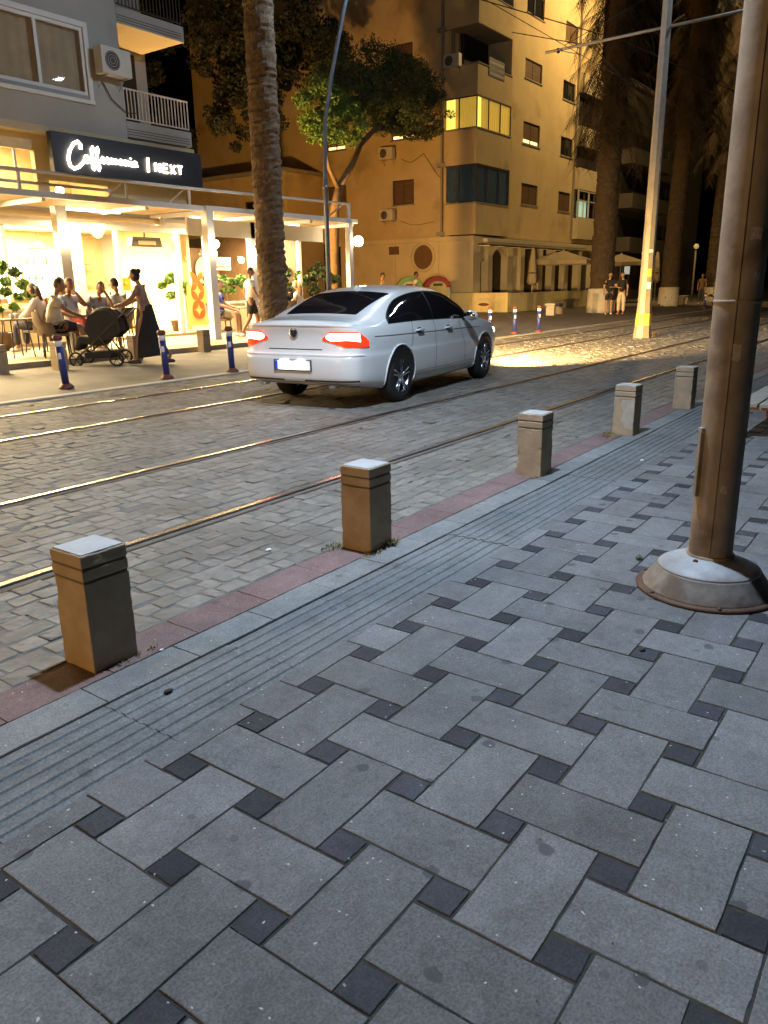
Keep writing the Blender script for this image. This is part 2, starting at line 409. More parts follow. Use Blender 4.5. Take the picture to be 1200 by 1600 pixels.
# grit, crumbs and sand grains caught in the joints
rg = np.random.default_rng(5); V = []; F = []
for k in range(1500):
    if k % 3:    # in the joints
        sx, sy, wx, wy = slabs[rg.integers(0, len(slabs))]
        if rg.random() < .5: x, y = sx+(wx/2+.003)*rg.choice((-1, 1)), sy+rg.uniform(-.5, .5)*wy
        else: x, y = sx+rg.uniform(-.5, .5)*wx, sy+(wy/2+.003)*rg.choice((-1, 1))
    else: x, y = rg.uniform(.3, 9), rg.uniform(-.6, 2.6)
    if x > 9 or y > 1.88 and k % 3: continue
    s_ = rg.uniform(.0012, .0036); a = rg.uniform(0, 3.1); c, d = math.cos(a)*s_, math.sin(a)*s_; b_ = len(V)
    V += [(x+c, y+d, .0004), (x-d, y+c, .0004), (x-c, y-d, .0004), (x+d, y-c, .0004), (x, y, .0004+s_*.9)]; F += [(b_, b_+1, b_+4), (b_+1, b_+2, b_+4), (b_+2, b_+3, b_+4), (b_+3, b_, b_+4)]
me = bpy.data.meshes.new('grit'); me.from_pydata(V, [], F); me.materials.append(mat('grit_grains', (.30, .28, .24), .9, var=.3, per=.8))
o = bpy.data.objects.new('grit', me); COL.objects.link(o); tag(o, 'pale grit and sand grains caught in the paving joints', 'grit', kind='stuff')
# ------------------------------------------------------------------ stone bollards
M_boll = mat('bollard_stone', (.37, .29, .195), .8, var=.25, scale=7, bump=.003, bscale=70, dirt=((.16, .13, .10), 3.5, .58, .5))
M_bcap = mat('bollard_cap_stone', (.40, .40, .405), .7, var=.15, scale=9, bump=.002, bscale=80)
M_groove = mat('bollard_groove', (.13, .11, .09), .9)
M_weed = mat('dry_weed', (.24, .17, .07), .9, var=.4, scale=30)
M_weedg = mat('green_weed', (.07, .10, .03), .9, var=.4, scale=30)
from mathutils import noise as mnoise
def rough_block(a, z0, z1, seed, amt=.011):
    bm = bmesh.new(); bmesh.ops.create_cube(bm, size=1)
    for v in bm.verts: v.co = Vector((v.co.x*2*a, v.co.y*2*a, z0+(v.co.z+.5)*(z1-z0)))
    es = [e for e in bm.edges if abs(e.verts[0].co.z-e.verts[1].co.z) < 1e-6]; ev = [e for e in bm.edges if abs(e.verts[0].co.z-e.verts[1].co.z) > 1e-6]
    bmesh.ops.bevel(bm, geom=list(bm.edges), offset=.005, segments=2, profile=.5, affect='EDGES')
    for ax, lo, hi, step in (('z', z0, z1, .02), ('x', -a, a, .02), ('y', -a, a, .02)):
        q = lo+step
        while q < hi-.008:
            co = Vector((0, 0, 0)); no = Vector((0, 0, 0)); setattr(co, ax, q); setattr(no, ax, 1)
            bmesh.ops.bisect_plane(bm, geom=list(bm.verts)+list(bm.edges)+list(bm.faces), plane_co=co, plane_no=no); q += step
    for v in bm.verts:
        p = v.co; ex, ey = a-abs(p.x), a-abs(p.y); ez = min(z1-p.z, p.z-z0 if z0 > 0 else 1)
        near = sorted((ex, ey, ez))[1]
        n1 = mnoise.noise(Vector((p.x*14+seed*7.3, p.y*14, p.z*14))); n2 = mnoise.noise(Vector((p.x*40, p.y*40+seed*3.1, p.z*40)))
        if near < .022:
            k = max(0, n1-.22)*amt*1.1+max(0, n2-.3)*amt*.7
            v.co = Vector((p.x-math.copysign(k, p.x), p.y-math.copysign(k, p.y), p.z-(k if ez < .02 else 0)))
        else: v.co += Vector((n2, n1, 0))*.0006
    me = bpy.data.meshes.new('shaft'); bm.to_mesh(me); bm.free(); return me
BSEED = [0]
def stone_bollard(loc, label, group, W=.205, h=.485, chip=False, rz=0, weeds=0):
    t = emp('stone_bollard', label, 'bollard', loc, rz, group); a = W/2
    BSEED[0] += 1; me = rough_block(a, -.05, h-.115, BSEED[0]); me.materials.append(M_boll); o = bpy.data.objects.new('shaft', me); COL.objects.link(o); o.parent = t
    MB().box(-a+.005, a-.005, -a+.005, a-.005, h-.114, h-.052).build('groove', M_groove, t)
    MB().box(-a, a, -a, a, h-.107, h-.062).build('ring', M_boll, t, bevel=.005)
    me = rough_block(a, h-.054, h-.004, BSEED[0]+.5, .007); me.name = 'cap'; me.materials.append(M_boll); c = bpy.data.objects.new('cap', me); COL.objects.link(c); c.parent = t
    MB().box(-a+.009, a-.009, -a+.009, a-.009, h-.006, h).build('top_face', M_bcap, c, bevel=.002)
    if chip:
        mb = MB(); mb.prism([(-a+.005, h-.14), (.02, h-.14), (.035, h-.20), (.0, h-.25), (.03, h-.33), (-.02, h-.41), (-a+.005, h-.42)], -a-.002, -a+.004, 'x'); mb.build('worn_patch', mat('worn_stone', (.40, .36, .30), .8, var=.2, scale=12), t)
    return t
def weed_tuft(loc, label, n=60, r=.10, h=.07, mats=None, seed=1, cat='weed', name='weed_tuft'):
    r_ = random.Random(seed); mb = MB()
    for k in range(n):
        a = r_.uniform(0, 6.28); d = r.__mul__(r_.random()**.7); p = Vector((d*math.cos(a)*1.4, d*math.sin(a)*.6, 0)); l = h*r_.uniform(.4, 1.2)
        t = Vector((r_.gauss(0, .7), r_.gauss(0, .7), 1)).normalized(); w_ = Vector((-t.y, t.x, .1)).normalized()*r_.uniform(.002, .005)
        q = p+t*l*.6; e = q+Vector((t.x*.6, t.y*.6, r_.uniform(-.3, .3)))*l*.7
        mb.add([p-w_, p+w_, q+w_*.7, q-w_*.7, e], [(0, 1, 2, 3), (3, 2, 4)], 0 if r_.random() < .7 else 1)
    o = mb.build(name, mats or [M_weed, M_weedg], fixn=False); o.location = loc
    return tag(o, label, cat)
BL = [((1.655, 2.625), 'large brown stone bollard nearest the viewer, at left by the red kerb', False),
      ((3.385, 2.565), 'brown stone bollard with weeds at its foot, second from the viewer', False),
      ((5.52, 2.52), 'stone bollard midway along the kerb, third from the viewer', False),
      ((7.53, 2.475), 'stone bollard with a pale worn patch, fourth from the viewer', True),
      ((9.47, 2.45), 'pale stone bollard just left of the big pole', False),
      ((11.6, 2.42), 'stone bollard partly hidden behind the big pole at right edge', False)]
for (x, y), lb, ch in BL:
    stone_bollard((x, y, 0), lb, 'stone bollards along the near kerb', chip=ch, rz=random.gauss(0, .012))
weed_tuft((3.30, 2.46, 0), 'dry weed tuft at the near foot of the second bollard', 80, .08, .03, seed=3)
weed_tuft((3.45, 2.46, 0), 'pale dry grass against the right face of the second bollard', 120, .06, .055, seed=4)
weed_tuft((3.27, 2.70, 0), 'green weeds on the setts left of the second bollard', 70, .09, .03, mats=[M_weedg, M_weed], seed=5)
weed_tuft((7.38, 2.58, 0), 'dry straw heap left of the worn-patch bollard', 160, .14, .045, mats=[M_weed, M_weed], seed=6)
weed_tuft((1.74, 2.51, 0), 'thin weeds along the foot of the largest bollard', 60, .08, .02, seed=7)
weed_tuft((5.44, 2.45, 0), 'sparse dry weeds at the foot of the third bollard', 60, .10, .03, seed=8)
weed_tuft((4.0, 1.19, 0), 'tiny green weed beside the big pole skirt', 40, .03, .03, mats=[M_weedg, M_weedg], seed=9)

# ------------------------------------------------------------------ the big steel pole with its flared skirt and assumed lamp arm
M_pole = mat('painted_steel', (.24, .195, .145), .72, .0, var=.34, scale=6, bump=.002, bscale=26, dirt=((.10, .07, .045), 4, .56, .7))
M_zinc = mat('dull_zinc', (.27, .28, .30), .6, .12, var=.35, scale=7, bump=.006, bscale=9, dirt=((.22, .15, .10), 5, .56, .55))
M_dark_rubber = mat('black_rubber', (.012, .012, .013), .6)
M_lampglass = mat('led_lens', (.9, .95, 1), .2, emit=(.8, .9, 1), estr=30)
M_sodlens = mat('sodium_lens', (1, .7, .3), .2, emit=(1, .55, .15), estr=40)
M_housing = mat('lamp_housing', (.2, .2, .21), .5, .6)
PX, PY = 3.775, .79
t = emp('utility_pole', 'thick brownish steel pole with flared zinc skirt at right', 'pole', (PX, PY, 0))
prof = [(.099, .05), (.099, .14), (.098, 1.1), (.097, 2.4), (.095, 4.5), (.088, 7.2)]
MB().lathe(prof, 40).build('shaft', M_pole, t)
MB().lathe([(.0995, .155), (.108, .155), (.108, .185), (.0995, .185)], 40).build('collar', M_pole, t)
sk = MB().lathe([(.106, .175), (.115, .168), (.19, .142), (.228, .122), (.236, .112)], 48).build('skirt', M_zinc, t)
MB().lathe([(.2355, .113), (.240, .104), (.262, .072), (.298, .022), (.300, .016)], 48).build('skirt_band', mat('weathered_zinc', (.18, .17, .16), .6, .1, var=.5, scale=8, bump=.006, bscale=8, dirt=((.10, .07, .05), 6, .5, .7)), sk)
for k in range(6): MB().lathe([(.011, 0), (.011, .008), (.006, .012), (0, .012)], 8, (.313*math.cos(1.05*k+.4), .313*math.sin(1.05*k+.4), .014)).build('bolt', M_railside, sk)
MB().lathe([(.300, .0), (.326, .0), (.330, .008), (.322, .017), (.298, .018)], 48).build('rim', M_railside, sk)
# clamp strip and cable cover on the street side
A = Vector((-.72, .69, 0)).normalized()
mb = MB(); mb.obox((A.x*.103, A.y*.103, .62), (.03, .022, .30), Matrix.Rotation(math.atan2(A.y, A.x), 3, 'Z')); mb.build('cable_cover', M_pole, t, bevel=.003)
mb = MB(); mb.obox((A.x*.110, A.y*.110, .785), (.02, .03, .02), Matrix.Rotation(math.atan2(A.y, A.x), 3, 'Z')); mb.build('clamp', M_zinc, t, bevel=.003)
mb = MB(); mb.tube([(-.10, .03, .155), (-.125, .035, .165)], .012, 8); mb.tube([(-.118, .033, .16), (-.13, .035, .12)], .006, 6); mb.build('skirt_bolt', M_railside, t)
for zz in (1.35,): MB().lathe([(.0975, zz-.008), (.1005, zz-.008), (.1005, zz+.008), (.0975, zz+.008)], 40).build('band', M_pole, t)
for aa, z0_, hh, ww in ((R(205), 1.60, .05, .5), (R(222), 1.44, .03, .35), (R(190), 1.1, .07, .4), (R(200), .50, .035, .3)):
    mb = MB(); V = [(.0992*math.cos(aa+d), .0992*math.sin(aa+d), z0_+z+(.006*math.sin(d*20))) for z in (0, hh) for d in (0, ww*.3, ww*.7, ww)]; mb.add(V, [(0, 1, 5, 4), (1, 2, 6, 5), (2, 3, 7, 6)]); mb.build('sticker_trace', mat('torn_sticker', (.36, .31, .25), .7, var=.4, scale=60), t)
MB().box(-.1015, -.0955, -.02, -.012, .19, 5).build('weld_seam', M_pole, t)
# assumed arm and LED lantern, unseen high above the picture
lx, ly, lz = NEAR_LED[0]-PX, NEAR_LED[1]-PY, NEAR_LED[2]
MB().tube([(0, 0, lz+.25), (lx*.3, ly*.3, lz+.34), (lx*.7, ly*.7, lz+.3), (lx, ly, lz+.12)], .035, 10).build('arm', M_pole, t)
ang = math.atan2(ly, lx); RZ = Matrix.Rotation(ang, 3, 'Z')
hd = MB().obox((lx, ly, lz+.09), (.6, .28, .09), RZ).build('lantern', M_housing, t, bevel=.02)
MB().obox((lx, ly, lz+.04), (.5, .22, .012), RZ).build('lens', M_lampglass, hd)
area_lamp('assumed_near_led', (NEAR_LED[0], NEAR_LED[1], NEAR_LED[2]-.02), (NEAR_LED[0]+.3, NEAR_LED[1]-.2, 0), P_NEAR, LED, .25, 140, t)

area_lamp('car_fill_light', (NEAR_LED[0]+.2, NEAR_LED[1]+.05, NEAR_LED[2]-.03), (8.2, 6.2, .5), P_CARFILL, LED, .25, 85, t)  # added lamp aimed at the car to brighten it
# ------------------------------------------------------------------ curved street lamp on the far pavement
M_lamp = mat('lamp_post_paint', (.16, .20, .27), .4, .5, var=.15)
t = emp('street_lamp', 'tall slim lamp post bowing out over the road beside the palm', 'street lamp', (15.0, 12.35, .08))
MB().lathe([(.14, 0), (.14, .03), (.075, .05), (.075, 1.0), (.06, 1.05)], 20).build('base', M_lamp, t)
MB().tube([(0, 0, .5), (0, 0, 2.4), (0, 0, 4.0), (0, -.03, 4.9), (0, -.27, 5.85), (0, -.72, 7.2), (0, -1.3, 8.2), (0, -2.2, 8.85)], [.06, .055, .05, .048, .046, .042, .036, .03], 14).build('post', M_lamp, t)
hd = MB().obox((0, -2.5, 8.9), (.28, .62, .09)).build('lantern', M_housing, t, bevel=.02)
MB().obox((0, -2.5, 8.85), (.22, .5, .012)).build('lens', M_lampglass, hd)
MB().lathe([(.064, 3.52), (.070, 3.52), (.070, 3.60), (.064, 3.60)], 16).build('band', M_housing, t)
d = bpy.data.lights.new('far_led_light', 'POINT'); d.energy = P_FAR; d.color = LED; d.shadow_soft_size = .15; o = bpy.data.objects.new('far_led_light', d); COL.objects.link(o); o.parent = t; o.location = (0, -2.5, 8.6)

# ------------------------------------------------------------------ assumed sodium lanterns, out of view, slung over the street on span wires
M_wire = mat('black_cable', (.015, .014, .013), .6)
def lantern(loc, y0, y1, power, label, color=SODIUM):
    t = emp('assumed_lantern', label, 'street lamp', loc)
    MB().lathe([(.02, .30), (.05, .28), (.16, .12), (.22, .02), (.22, -.02), (.20, -.02)], 20).build('hood', M_housing, t)
    MB().lathe([(.19, -.015), (.17, -.08), (.10, -.13), (.0, -.15)], 20).build('lens', M_sodlens, t)
    MB().tube([(0, 0, .29), (0, 0, .5)], .008, 6).build('hanger', M_wire, t)
    MB().tube([(0, y0-loc[1], 1.0), (0, (y0-loc[1])*.5, .64), (0, 0, .5), (0, (y1-loc[1])*.5, .64), (0, y1-loc[1], 1.0)], .007, 6).build('span_wire', M_wire, t)
    d = bpy.data.lights.new('assumed_sodium_light', 'POINT'); d.energy = power; d.color = color; d.shadow_soft_size = .2
    o = bpy.data.objects.new('assumed_sodium_light', d); COL.objects.link(o); o.parent = t; o.location = (0, 0, -.32)
    return t
lantern((47.5, 14.2, 18.0), 1.0, 20.0, P_SOD1, 'assumed hanging street lantern above the road before the yellow apartment block', SODIUM_FRONT)
lantern((-6.0, 6.0, 2.9), 1.0, 18.0, P_SOD2, 'assumed hanging street lantern over the road behind the viewer')

# ------------------------------------------------------------------ catenary mast between the tracks
M_mast = mat('grey_mast', (.27, .24, .19), .6, .3, var=.25, scale=4, bump=.002, bscale=30, dirt=((.2, .14, .09), 3, .58, .5))
M_yel = mat('yellow_paint', (.75, .50, .06), .6, var=.3, scale=8, dirt=((.35, .26, .15), 6, .5, .6))
M_wht = mat('white_paint', (.75, .73, .68), .6, var=.12)
MX, MY = 21.2, 6.72
t = emp('tram_mast', 'tall tapering tram mast with yellow foot between the tracks', 'mast', (MX, MY, 0), R(20))
def taper(mb, r0, r1, z0, z1, n=8):
    mb.lathe([(r0, z0), (r1, z1)], n, smooth=False)
mb = MB(); taper(mb, .17, .16, .95, 1.9); taper(mb, .16, .10, 1.9, 9.5); mb.build('shaft', M_mast, t)
mb = MB(); taper(mb, .235, .205, 0, .32); mb.build('foot', M_mast, t); mb = MB(); taper(mb, .189, .172, .62, .95); mb.build('shaft_base', M_mast, t); mb = MB(); taper(mb, .206, .19, .32, .62); mb.build('yellow_band', M_yel, t)
for z0, z1, rr, mtl in ((1.55, 1.75, .164, M_yel), (1.25, 1.42, .168, M_wht), (2.15, 2.22, .16, M_wht)):
    mb = MB(); V = [(rr*1.0*math.cos(a), rr*math.sin(a), z) for z in (z0, z1) for a in (R(182), R(200), R(222))]; mb.add(V, [(0, 1, 4, 3), (1, 2, 5, 4)]); mb.build('sticker', mtl, t)
weed_tuft((MX+.30, MY-.15, 0), 'dry straw clump at the foot of the tram mast', 220, .22, .3, mats=[M_weed, M_weed], seed=12)
t2 = emp('bracket_arm', 'horizontal bracket arm carried by the tram mast across both tracks', 'bracket arm', (MX, MY, 7.35))
mb = MB(); mb.tube([(0, -2.2, -.02), (0, 3.1, -.1)], .035, 10); mb.build('tube', M_mast, t2)
mb = MB(); mb.tube([(0, .05, .8), (0, 2.6, -.02)], .008, 6); mb.tube([(0, -.05, .8), (0, -2.0, .0)], .008, 6); mb.build('stay_rod', M_wire, t2)
for yy in (2.75, -2.0):
    mb = MB(); mb.lathe([(.03, 0), (.05, .03), (.03, .06), (.05, .09), (.03, .12)], 12, (0, yy, -.08 if yy < 0 else -.17)); mb.build('insulator', M_railside, t2)
    MB().tube([(0, yy, -.1), (.1, yy-.6, -.28)], .012, 6).build('steady_arm', M_mast, t2)
for nm, yy in (('farther tram contact wire hanging over the back track', MY+2.25), ('nearer tram contact wire hanging over the front track', MY-2.5)):
    o = MB().tube([(x, yy+.12*math.cos(x*.15), 7.05+.0006*(x-MX)**2) for x in range(-20, 100, 6)], .008, 6).build('contact_wire', M_wire)
    tag(o, nm, 'wire')
for P_, nm in (([(12, 17.9, 11.0), (20, 13, 9.2), (24.5, 8.9, 8.05), (40, 6.9, 8.0)], 'black cable slanting from the buildings to the tram wires'),
               ([(24.5, 12.5, 8.9), (24.5, 9.9, 8.1), (24.6, 9.0, 7.2)], 'short black pull-off wire near the end of the bracket arm')):
    tag(MB().tube(P_, .014, 6).build('overhead_cable', M_wire), nm, 'cable')

# ------------------------------------------------------------------ blue posts
M_blue = mat('blue_paint', (.025, .035, .20), .45, var=.2)
M_refl = mat('white_reflector', (.85, .85, .85), .4, var=.05)
M_redcap = mat('red_cap', (.17, .045, .03), .55, var=.2)
def blue_post(loc, label, tilt=0, group='blue plastic posts along the far kerb'):
    t = emp('blue_post', label, 'post', loc, 0, group)
    t.rotation_euler = (0, tilt, 0)
    MB().lathe([(.11, 0), (.11, .02), (.075, .06), (.058, .075)], 20).build('foot', M_redcap, t)
    MB().lathe([(.052, .05), (.055, .62)], 20).build('shaft', M_blue, t)
    MB().lathe([(.057, .62), (.057, .70)], 20).build('white_band', M_refl, t)
    MB().lathe([(.05, .70), (.058, .715), (.072, .72), (.072, .75), (.055, .78), (.0, .785)], 20).build('cap', M_redcap, t)
    a = R(200); mb = MB(); V = [(.058*math.cos(a+d), .058*math.sin(a+d), z) for z in (.44, .53) for d in (0, .4, .8)]; mb.add(V, [(0, 1, 4, 3), (1, 2, 5, 4)]); mb.build('reflector_plate', M_refl, t)
    return t
blue_post((6.72, 10.68, .03), 'blue post at far left before the seated diners', -.07)
blue_post((8.36, 10.38, .02), 'blue post in front of the walking woman', -.05)
blue_post((9.62, 10.17, .02), 'blue post between the banner and the white car', -.04)
blue_post((20.2, 10.75, .03), 'red-capped blue post half hidden by the car bonnet')
blue_post((21.15, 10.45, .02), 'middle of the three blue posts right of the car')
blue_post((22.1, 10.12, .02), 'rightmost of the three blue posts right of the car')
blue_post((44.0, 10.8, .03), 'tiny blue post far down the street left of the big pole')
blue_post((46.2, 10.9, .03), 'tiny blue post far away touching the edge of the big pole')
# far stone bollards before the cafe
for x, y, lb in ((7.95, 12.75, 'stone bollard behind the leftmost blue post'), (11.75, 13.25, 'dark stone bollard below the orange petal banner'), (9.75, 13.0, 'brown stone bollard behind the pushchair'), (7.0, 13.0, 'dark stone bollard at the left edge of the picture')):
    stone_bollard((x, y, .09), lb, 'stone bollards before the cafe terrace')
# ------------------------------------------------------------------ white saloon car (x forward from the rear axle, y left, z up)
M_paint = mat('white_car_paint', (.84, .82, .80), .30, var=.03, coat=1.0)
M_tint = mat('tinted_glass', (.012, .010, .011), .05, var=.0, spec=.6)
M_black = mat('black_trim', (.012, .012, .013), .45, var=.1)
M_tyre = mat('tyre_rubber', (.018, .017, .016), .8, var=.2, scale=20)
M_alloy = mat('alloy_rim', (.62, .63, .66), .28, .9, var=.1)
M_chrome = mat('chrome', (.8, .8, .82), .12, 1, var=.03)
M_tail = mat('tail_lamp_red', (.5, .02, .01), .15, var=.05, emit=(1, .06, .015), estr=.9)
M_tailhot = mat('tail_lamp_lit', (1, .3, .2), .2, var=0, emit=(1, .36, .20), estr=26)
M_plate = mat('number_plate', (.85, .86, .9), .5, var=.02)
M_plateblue = mat('plate_blue', (.02, .06, .55), .5, var=.02)
M_headl = mat('headlamp_lit', (1, .9, .7), .2, var=0, emit=(1, .8, .5), estr=25)
car = emp('white_car', 'white saloon car with glowing tail lamps crossing the tram tracks', 'car', (8.155, 6.54, 0), R(6.25))
rows = [  # x, W, w_rear, w_front, zb, belt, crease, (y8,z8),(y9,z9),(z10),(z11)
 (-1.095, .0, 1, 0, .30, .985, .86, .80, 1.015, .60, 1.045, 1.055, 1.058),
 (-1.088, .38, 1, 0, .29, .985, .86, .80, 1.015, .60, 1.045, 1.055, 1.058),
 (-1.055, .66, .95, 0, .28, .980, .86, .84, 1.010, .60, 1.042, 1.055, 1.060),
 (-.955, .815, .65, 0, .27, .970, .858, .87, 1.00, .66, 1.040, 1.058, 1.064),
 (-.78, .872, .25, 0, .26, .965, .856, .88, .998, .70, 1.042, 1.066, 1.074),
 (-.50, .898, 0, 0, .22, .965, .85, .788, 1.018, .645, 1.078, 1.098, 1.104),
 (-.20, .910, 0, 0, .20, .968, .845, .795, 1.080, .650, 1.175, 1.212, 1.222),
 (.20, .914, 0, 0, .19, .970, .84, .797, 1.130, .648, 1.285, 1.332, 1.345),
 (.60, .915, 0, 0, .19, .968, .835, .800, 1.160, .638, 1.358, 1.408, 1.423),
 (1.10, .915, 0, 0, .19, .960, .83, .797, 1.168, .632, 1.385, 1.437, 1.453),
 (1.60, .914, 0, 0, .19, .950, .825, .797, 1.150, .630, 1.350, 1.405, 1.423),
 (2.00, .912, 0, 0, .19, .940, .82, .815, 1.080, .655, 1.225, 1.268, 1.284),
 (2.32, .908, 0, 0, .19, .930, .815, .850, .990, .70, 1.060, 1.092, 1.102),
 (2.79, .902, 0, 0, .19, .900, .80, .88, .930, .70, .965, .988, .996),
 (3.15, .880, 0, .25, .20, .855, .77, .88, .885, .70, .922, .945, .952),
 (3.40, .825, 0, .6, .21, .800, .73, .86, .835, .66, .872, .893, .9),
 (3.56, .66, 0, .95, .22, .765, .70, .84, .800, .60, .83, .845, .85),
 (3.63, .38, 0, 1, .23, .755, .69, .80, .785, .60, .815, .828, .832),
 (3.65, .0, 0, 1, .24, .750, .69, .80, .782, .60, .81, .825, .83)]
DR = [.30, .24, .12, .02, 0, .048, .062, .038, .07, .11, .15, .18]
DF = [-.25, -.2, -.1, -.01, 0, -.03, -.07, -.13, -.2, -.28, -.34, -.38]
CTRL = []
for (x, W, wr, wf, zb, be, cr, y8, z8, y9, z9, z10, z11) in rows:
    yz = [(0, zb), (.75*W, zb), (.925*W, zb+.035), (.98*W, .36), (W, .60), (.990*W, .685), (.982*W, cr), (.945*W, be), (y8*W if x < -.6 or x > 2.6 else y8, z8), (y9*W if x < -.6 or x > 2.6 else y9, z9), (.32*(W if (x < -.6 or x > 2.6) else 1), z10), (0, z11)]
    if W == 0: yz = [(0, z) for _, z in yz]
    CTRL.append([(x+wr*DR[k]+wf*DF[k], y, z) for k, (y, z) in enumerate(yz)])
CTRL = np.array(CTRL)
def cr1(P, t):
    n = len(P); i = int(min(max(math.floor(t), 0), n-2)); s = t-i
    p1, p2 = P[i], P[i+1]; p0 = P[i-1] if i > 0 else 2*p1-p2; p3 = P[i+2] if i+2 < n else 2*p2-p1
    return .5*((2*p1)+(-p0+p2)*s+(2*p0-5*p1+4*p2-p3)*s*s+(-p0+3*p1-3*p2+p3)*s**3)
def S(u, v):
    col = np.array([cr1(CTRL[:, k], u) for k in range(max(0, int(v)-1), min(12, int(v)+3))]); k0 = max(0, int(v)-1)
    p = cr1(col, v-k0); p[1] = max(p[1], 0); return p
def Sn(u, v, off):
    e = .02; a = S(min(u+e, 18), v)-S(max(u-e, 0), v); b = S(u, min(v+e, 11))-S(u, max(v-e, 0)); n = np.cross(a, b); l = np.linalg.norm(n)
    n = n/l if l > 1e-9 else np.array([0, 1, 0]); p = S(u, v)
    if np.dot(n, p-np.array([min(max(p[0], -.3), 2.9), 0, .6])) < 0: n = -n
    return p+n*off
UC = {}
def u_at(x, v):
    if -.45 < x < 2.85:
        k_ = round(x, 5)
        if k_ not in UC: UC[k_] = u_raw(x, 4.)
        return UC[k_]
    return u_raw(x, v)
def u_raw(x, v):
    lo, hi = 0., 18.
    for _ in range(40):
        mid = (lo+hi)/2
        if S(mid, v)[0] < x: lo = mid
        else: hi = mid
    return lo
us = np.linspace(0, 18, 18*8+1); vsn = np.linspace(0, 11, 11*5+1)
Gp = [[S(u, v) for v in vsn] for u in us]
mb = MB(); mb.grid([[(p[0], p[1], p[2]) for p in r_] for r_ in Gp]); mb.grid([[(p[0], -p[1], p[2]) for p in r_] for r_ in Gp], flip=True)
body = mb.build('body', [M_paint, M_black], car)
cut = MB()
for x in (0, 2.79):
    for s_ in (-1, 1):
        V = []; n = 40
        for yy in (.56, 1.2):
            for k in range(n): V.append((x+.382*math.cos(2*math.pi*k/n), s_*yy, .338+.382*math.sin(2*math.pi*k/n)))
        cut.add(V, [tuple(range(n))[::-1], tuple(range(n, 2*n))]+[(k, (k+1) % n, n+(k+1) % n, n+k) for k in range(n)])
cutter = cut.build('cutter', M_black)
bo = body.modifiers.new('arches', 'BOOLEAN'); bo.operation = 'DIFFERENCE'; bo.object = cutter; bo.solver = 'EXACT'
try: bo.material_mode = 'TRANSFER'
except Exception: pass
bpy.context.view_layer.update()
dg = bpy.context.evaluated_depsgraph_get(); me = bpy.data.meshes.new_from_object(body.evaluated_get(dg))
body.modifiers.clear(); body.data = me
for p in me.polygons:
    c = p.center
    p.material_index = 1 if (.52 < abs(c.y) and any((c.x-xx)**2+(c.z-.338)**2 < .3835**2 for xx in (0, 2.79)) and c.z > .06) else 0
try: me.set_sharp_from_angle(angle=R(38))
except Exception: pass
bpy.data.objects.remove(cutter)
def both(fn, name, mt, parent, sides=(-1, 1), nu=20, nv=6, label=None):
    out = []; G0 = [[fn(i/nu, j/nv) for j in range(nv+1)] for i in range(nu+1)]
    for s_ in sides:
        Gq = [[(p[0], p[1]*s_, p[2]) for p in r_] for r_ in G0]
        o = MB().grid(Gq, flip=(s_ < 0)).build(name, mt, parent, fixn=False)
        if label: o['label'] = label
        out.append(o)
    return out
# side glass: dark trim frame and two panes each side
def side_glass(x0, x1, vb0, off, mg):
    def fn(a, b):
        x = x0+(x1-x0)*a
        vb = 7.18-mg; vt = 8.80+mg
        if x < .28: vt = vb+(vt-vb)*max(.0, 1-((.28-x)/(.52+mg))**2)**.5
        v = vb+(vt-vb)*b
        return Sn(u_at(x, v), v, off)
    return fn
both(side_glass(-.25, 2.12, 0, .003, .05), 'window_trim', M_black, body, nu=40, nv=8)
both(side_glass(-.21, .98, 0, .006, .0), 'rear_side_window', M_tint, body, nu=26, nv=8)
both(side_glass(1.02, 2.06, 0, .006, .0), 'front_side_window', M_tint, body, nu=20, nv=8)
def rear_glass(a, b):
    x = -.47+.78*a; w_ = .90-.06*(1-a)
    v = 11-(11-9.12)*w_*b
    return Sn(u_at(x, v), v, .004)
both(rear_glass, 'rear_window', M_tint, body, nu=16, nv=12)
def wind(a, b):
    x = 1.66+.58*a; v = 11-(11-9.1)*b; return Sn(u_at(x, v), v, .004)
both(wind, 'windscreen', M_tint, body, nu=14, nv=12)
# tail lamps wrap round the corner; the lit bar sits in the middle
def tail(a, b):
    u = 1.08+3.0*a; mid = 5.85; top = mid+(6.48-mid)*min(1, .12+a/.14)-max(0, a-.72)/.28*.75; bot = mid-(mid-5.38)*min(1, .10+a/.40)
    v = bot+(top-bot)*b; return Sn(u, v, .010)
def tailhot(a, b):
    u = 1.26+2.0*a; mid = 6.0; top = mid+.36*min(1, .3+a/.12); bot = mid-.30*min(1, .3+a/.15)+(.22 if .3 < a < .8 else 0)*0+.10*math.sin(math.pi*a); v = bot+(top-bot)*b; return Sn(u, v, .018)
for o in both(tail, 'tail_lamp', M_tail, body, nu=24, nv=6):
    s_ = 1 if o.data.vertices[0].co.y > 0 else -1
    Gq = [[(lambda p: (p[0], p[1]*s_, p[2]))(tailhot(i/16, j/4)) for j in range(5)] for i in range(17)]
    MB().grid(Gq, flip=(s_ < 0)).build('lit_bar', M_tailhot, o, fixn=False)
def seam(pts, off=.002, w_=.0045):
    return pts
def seam_x(x_of_v, v0, v1, n=20):
    def fn(a, b):
        v = v0+(v1-v0)*a; x = x_of_v(v)+(b-.5)*.009; return Sn(u_at(x, v), v, .0025)
    return fn
both(seam_x(lambda v: 1.0, 2.5, 7.15), 'door_seam', M_black, body, nu=24, nv=1)
both(seam_x(lambda v: 2.02-.05*(v-3), 2.5, 7.0), 'door_seam', M_black, body, nu=24, nv=1)
both(seam_x(lambda v: .36-.10*max(0, 7-v)/3 if v > 5 else .20+.1*max(0, 5-v), 2.6, 7.15), 'door_seam', M_black, body, nu=24, nv=1)
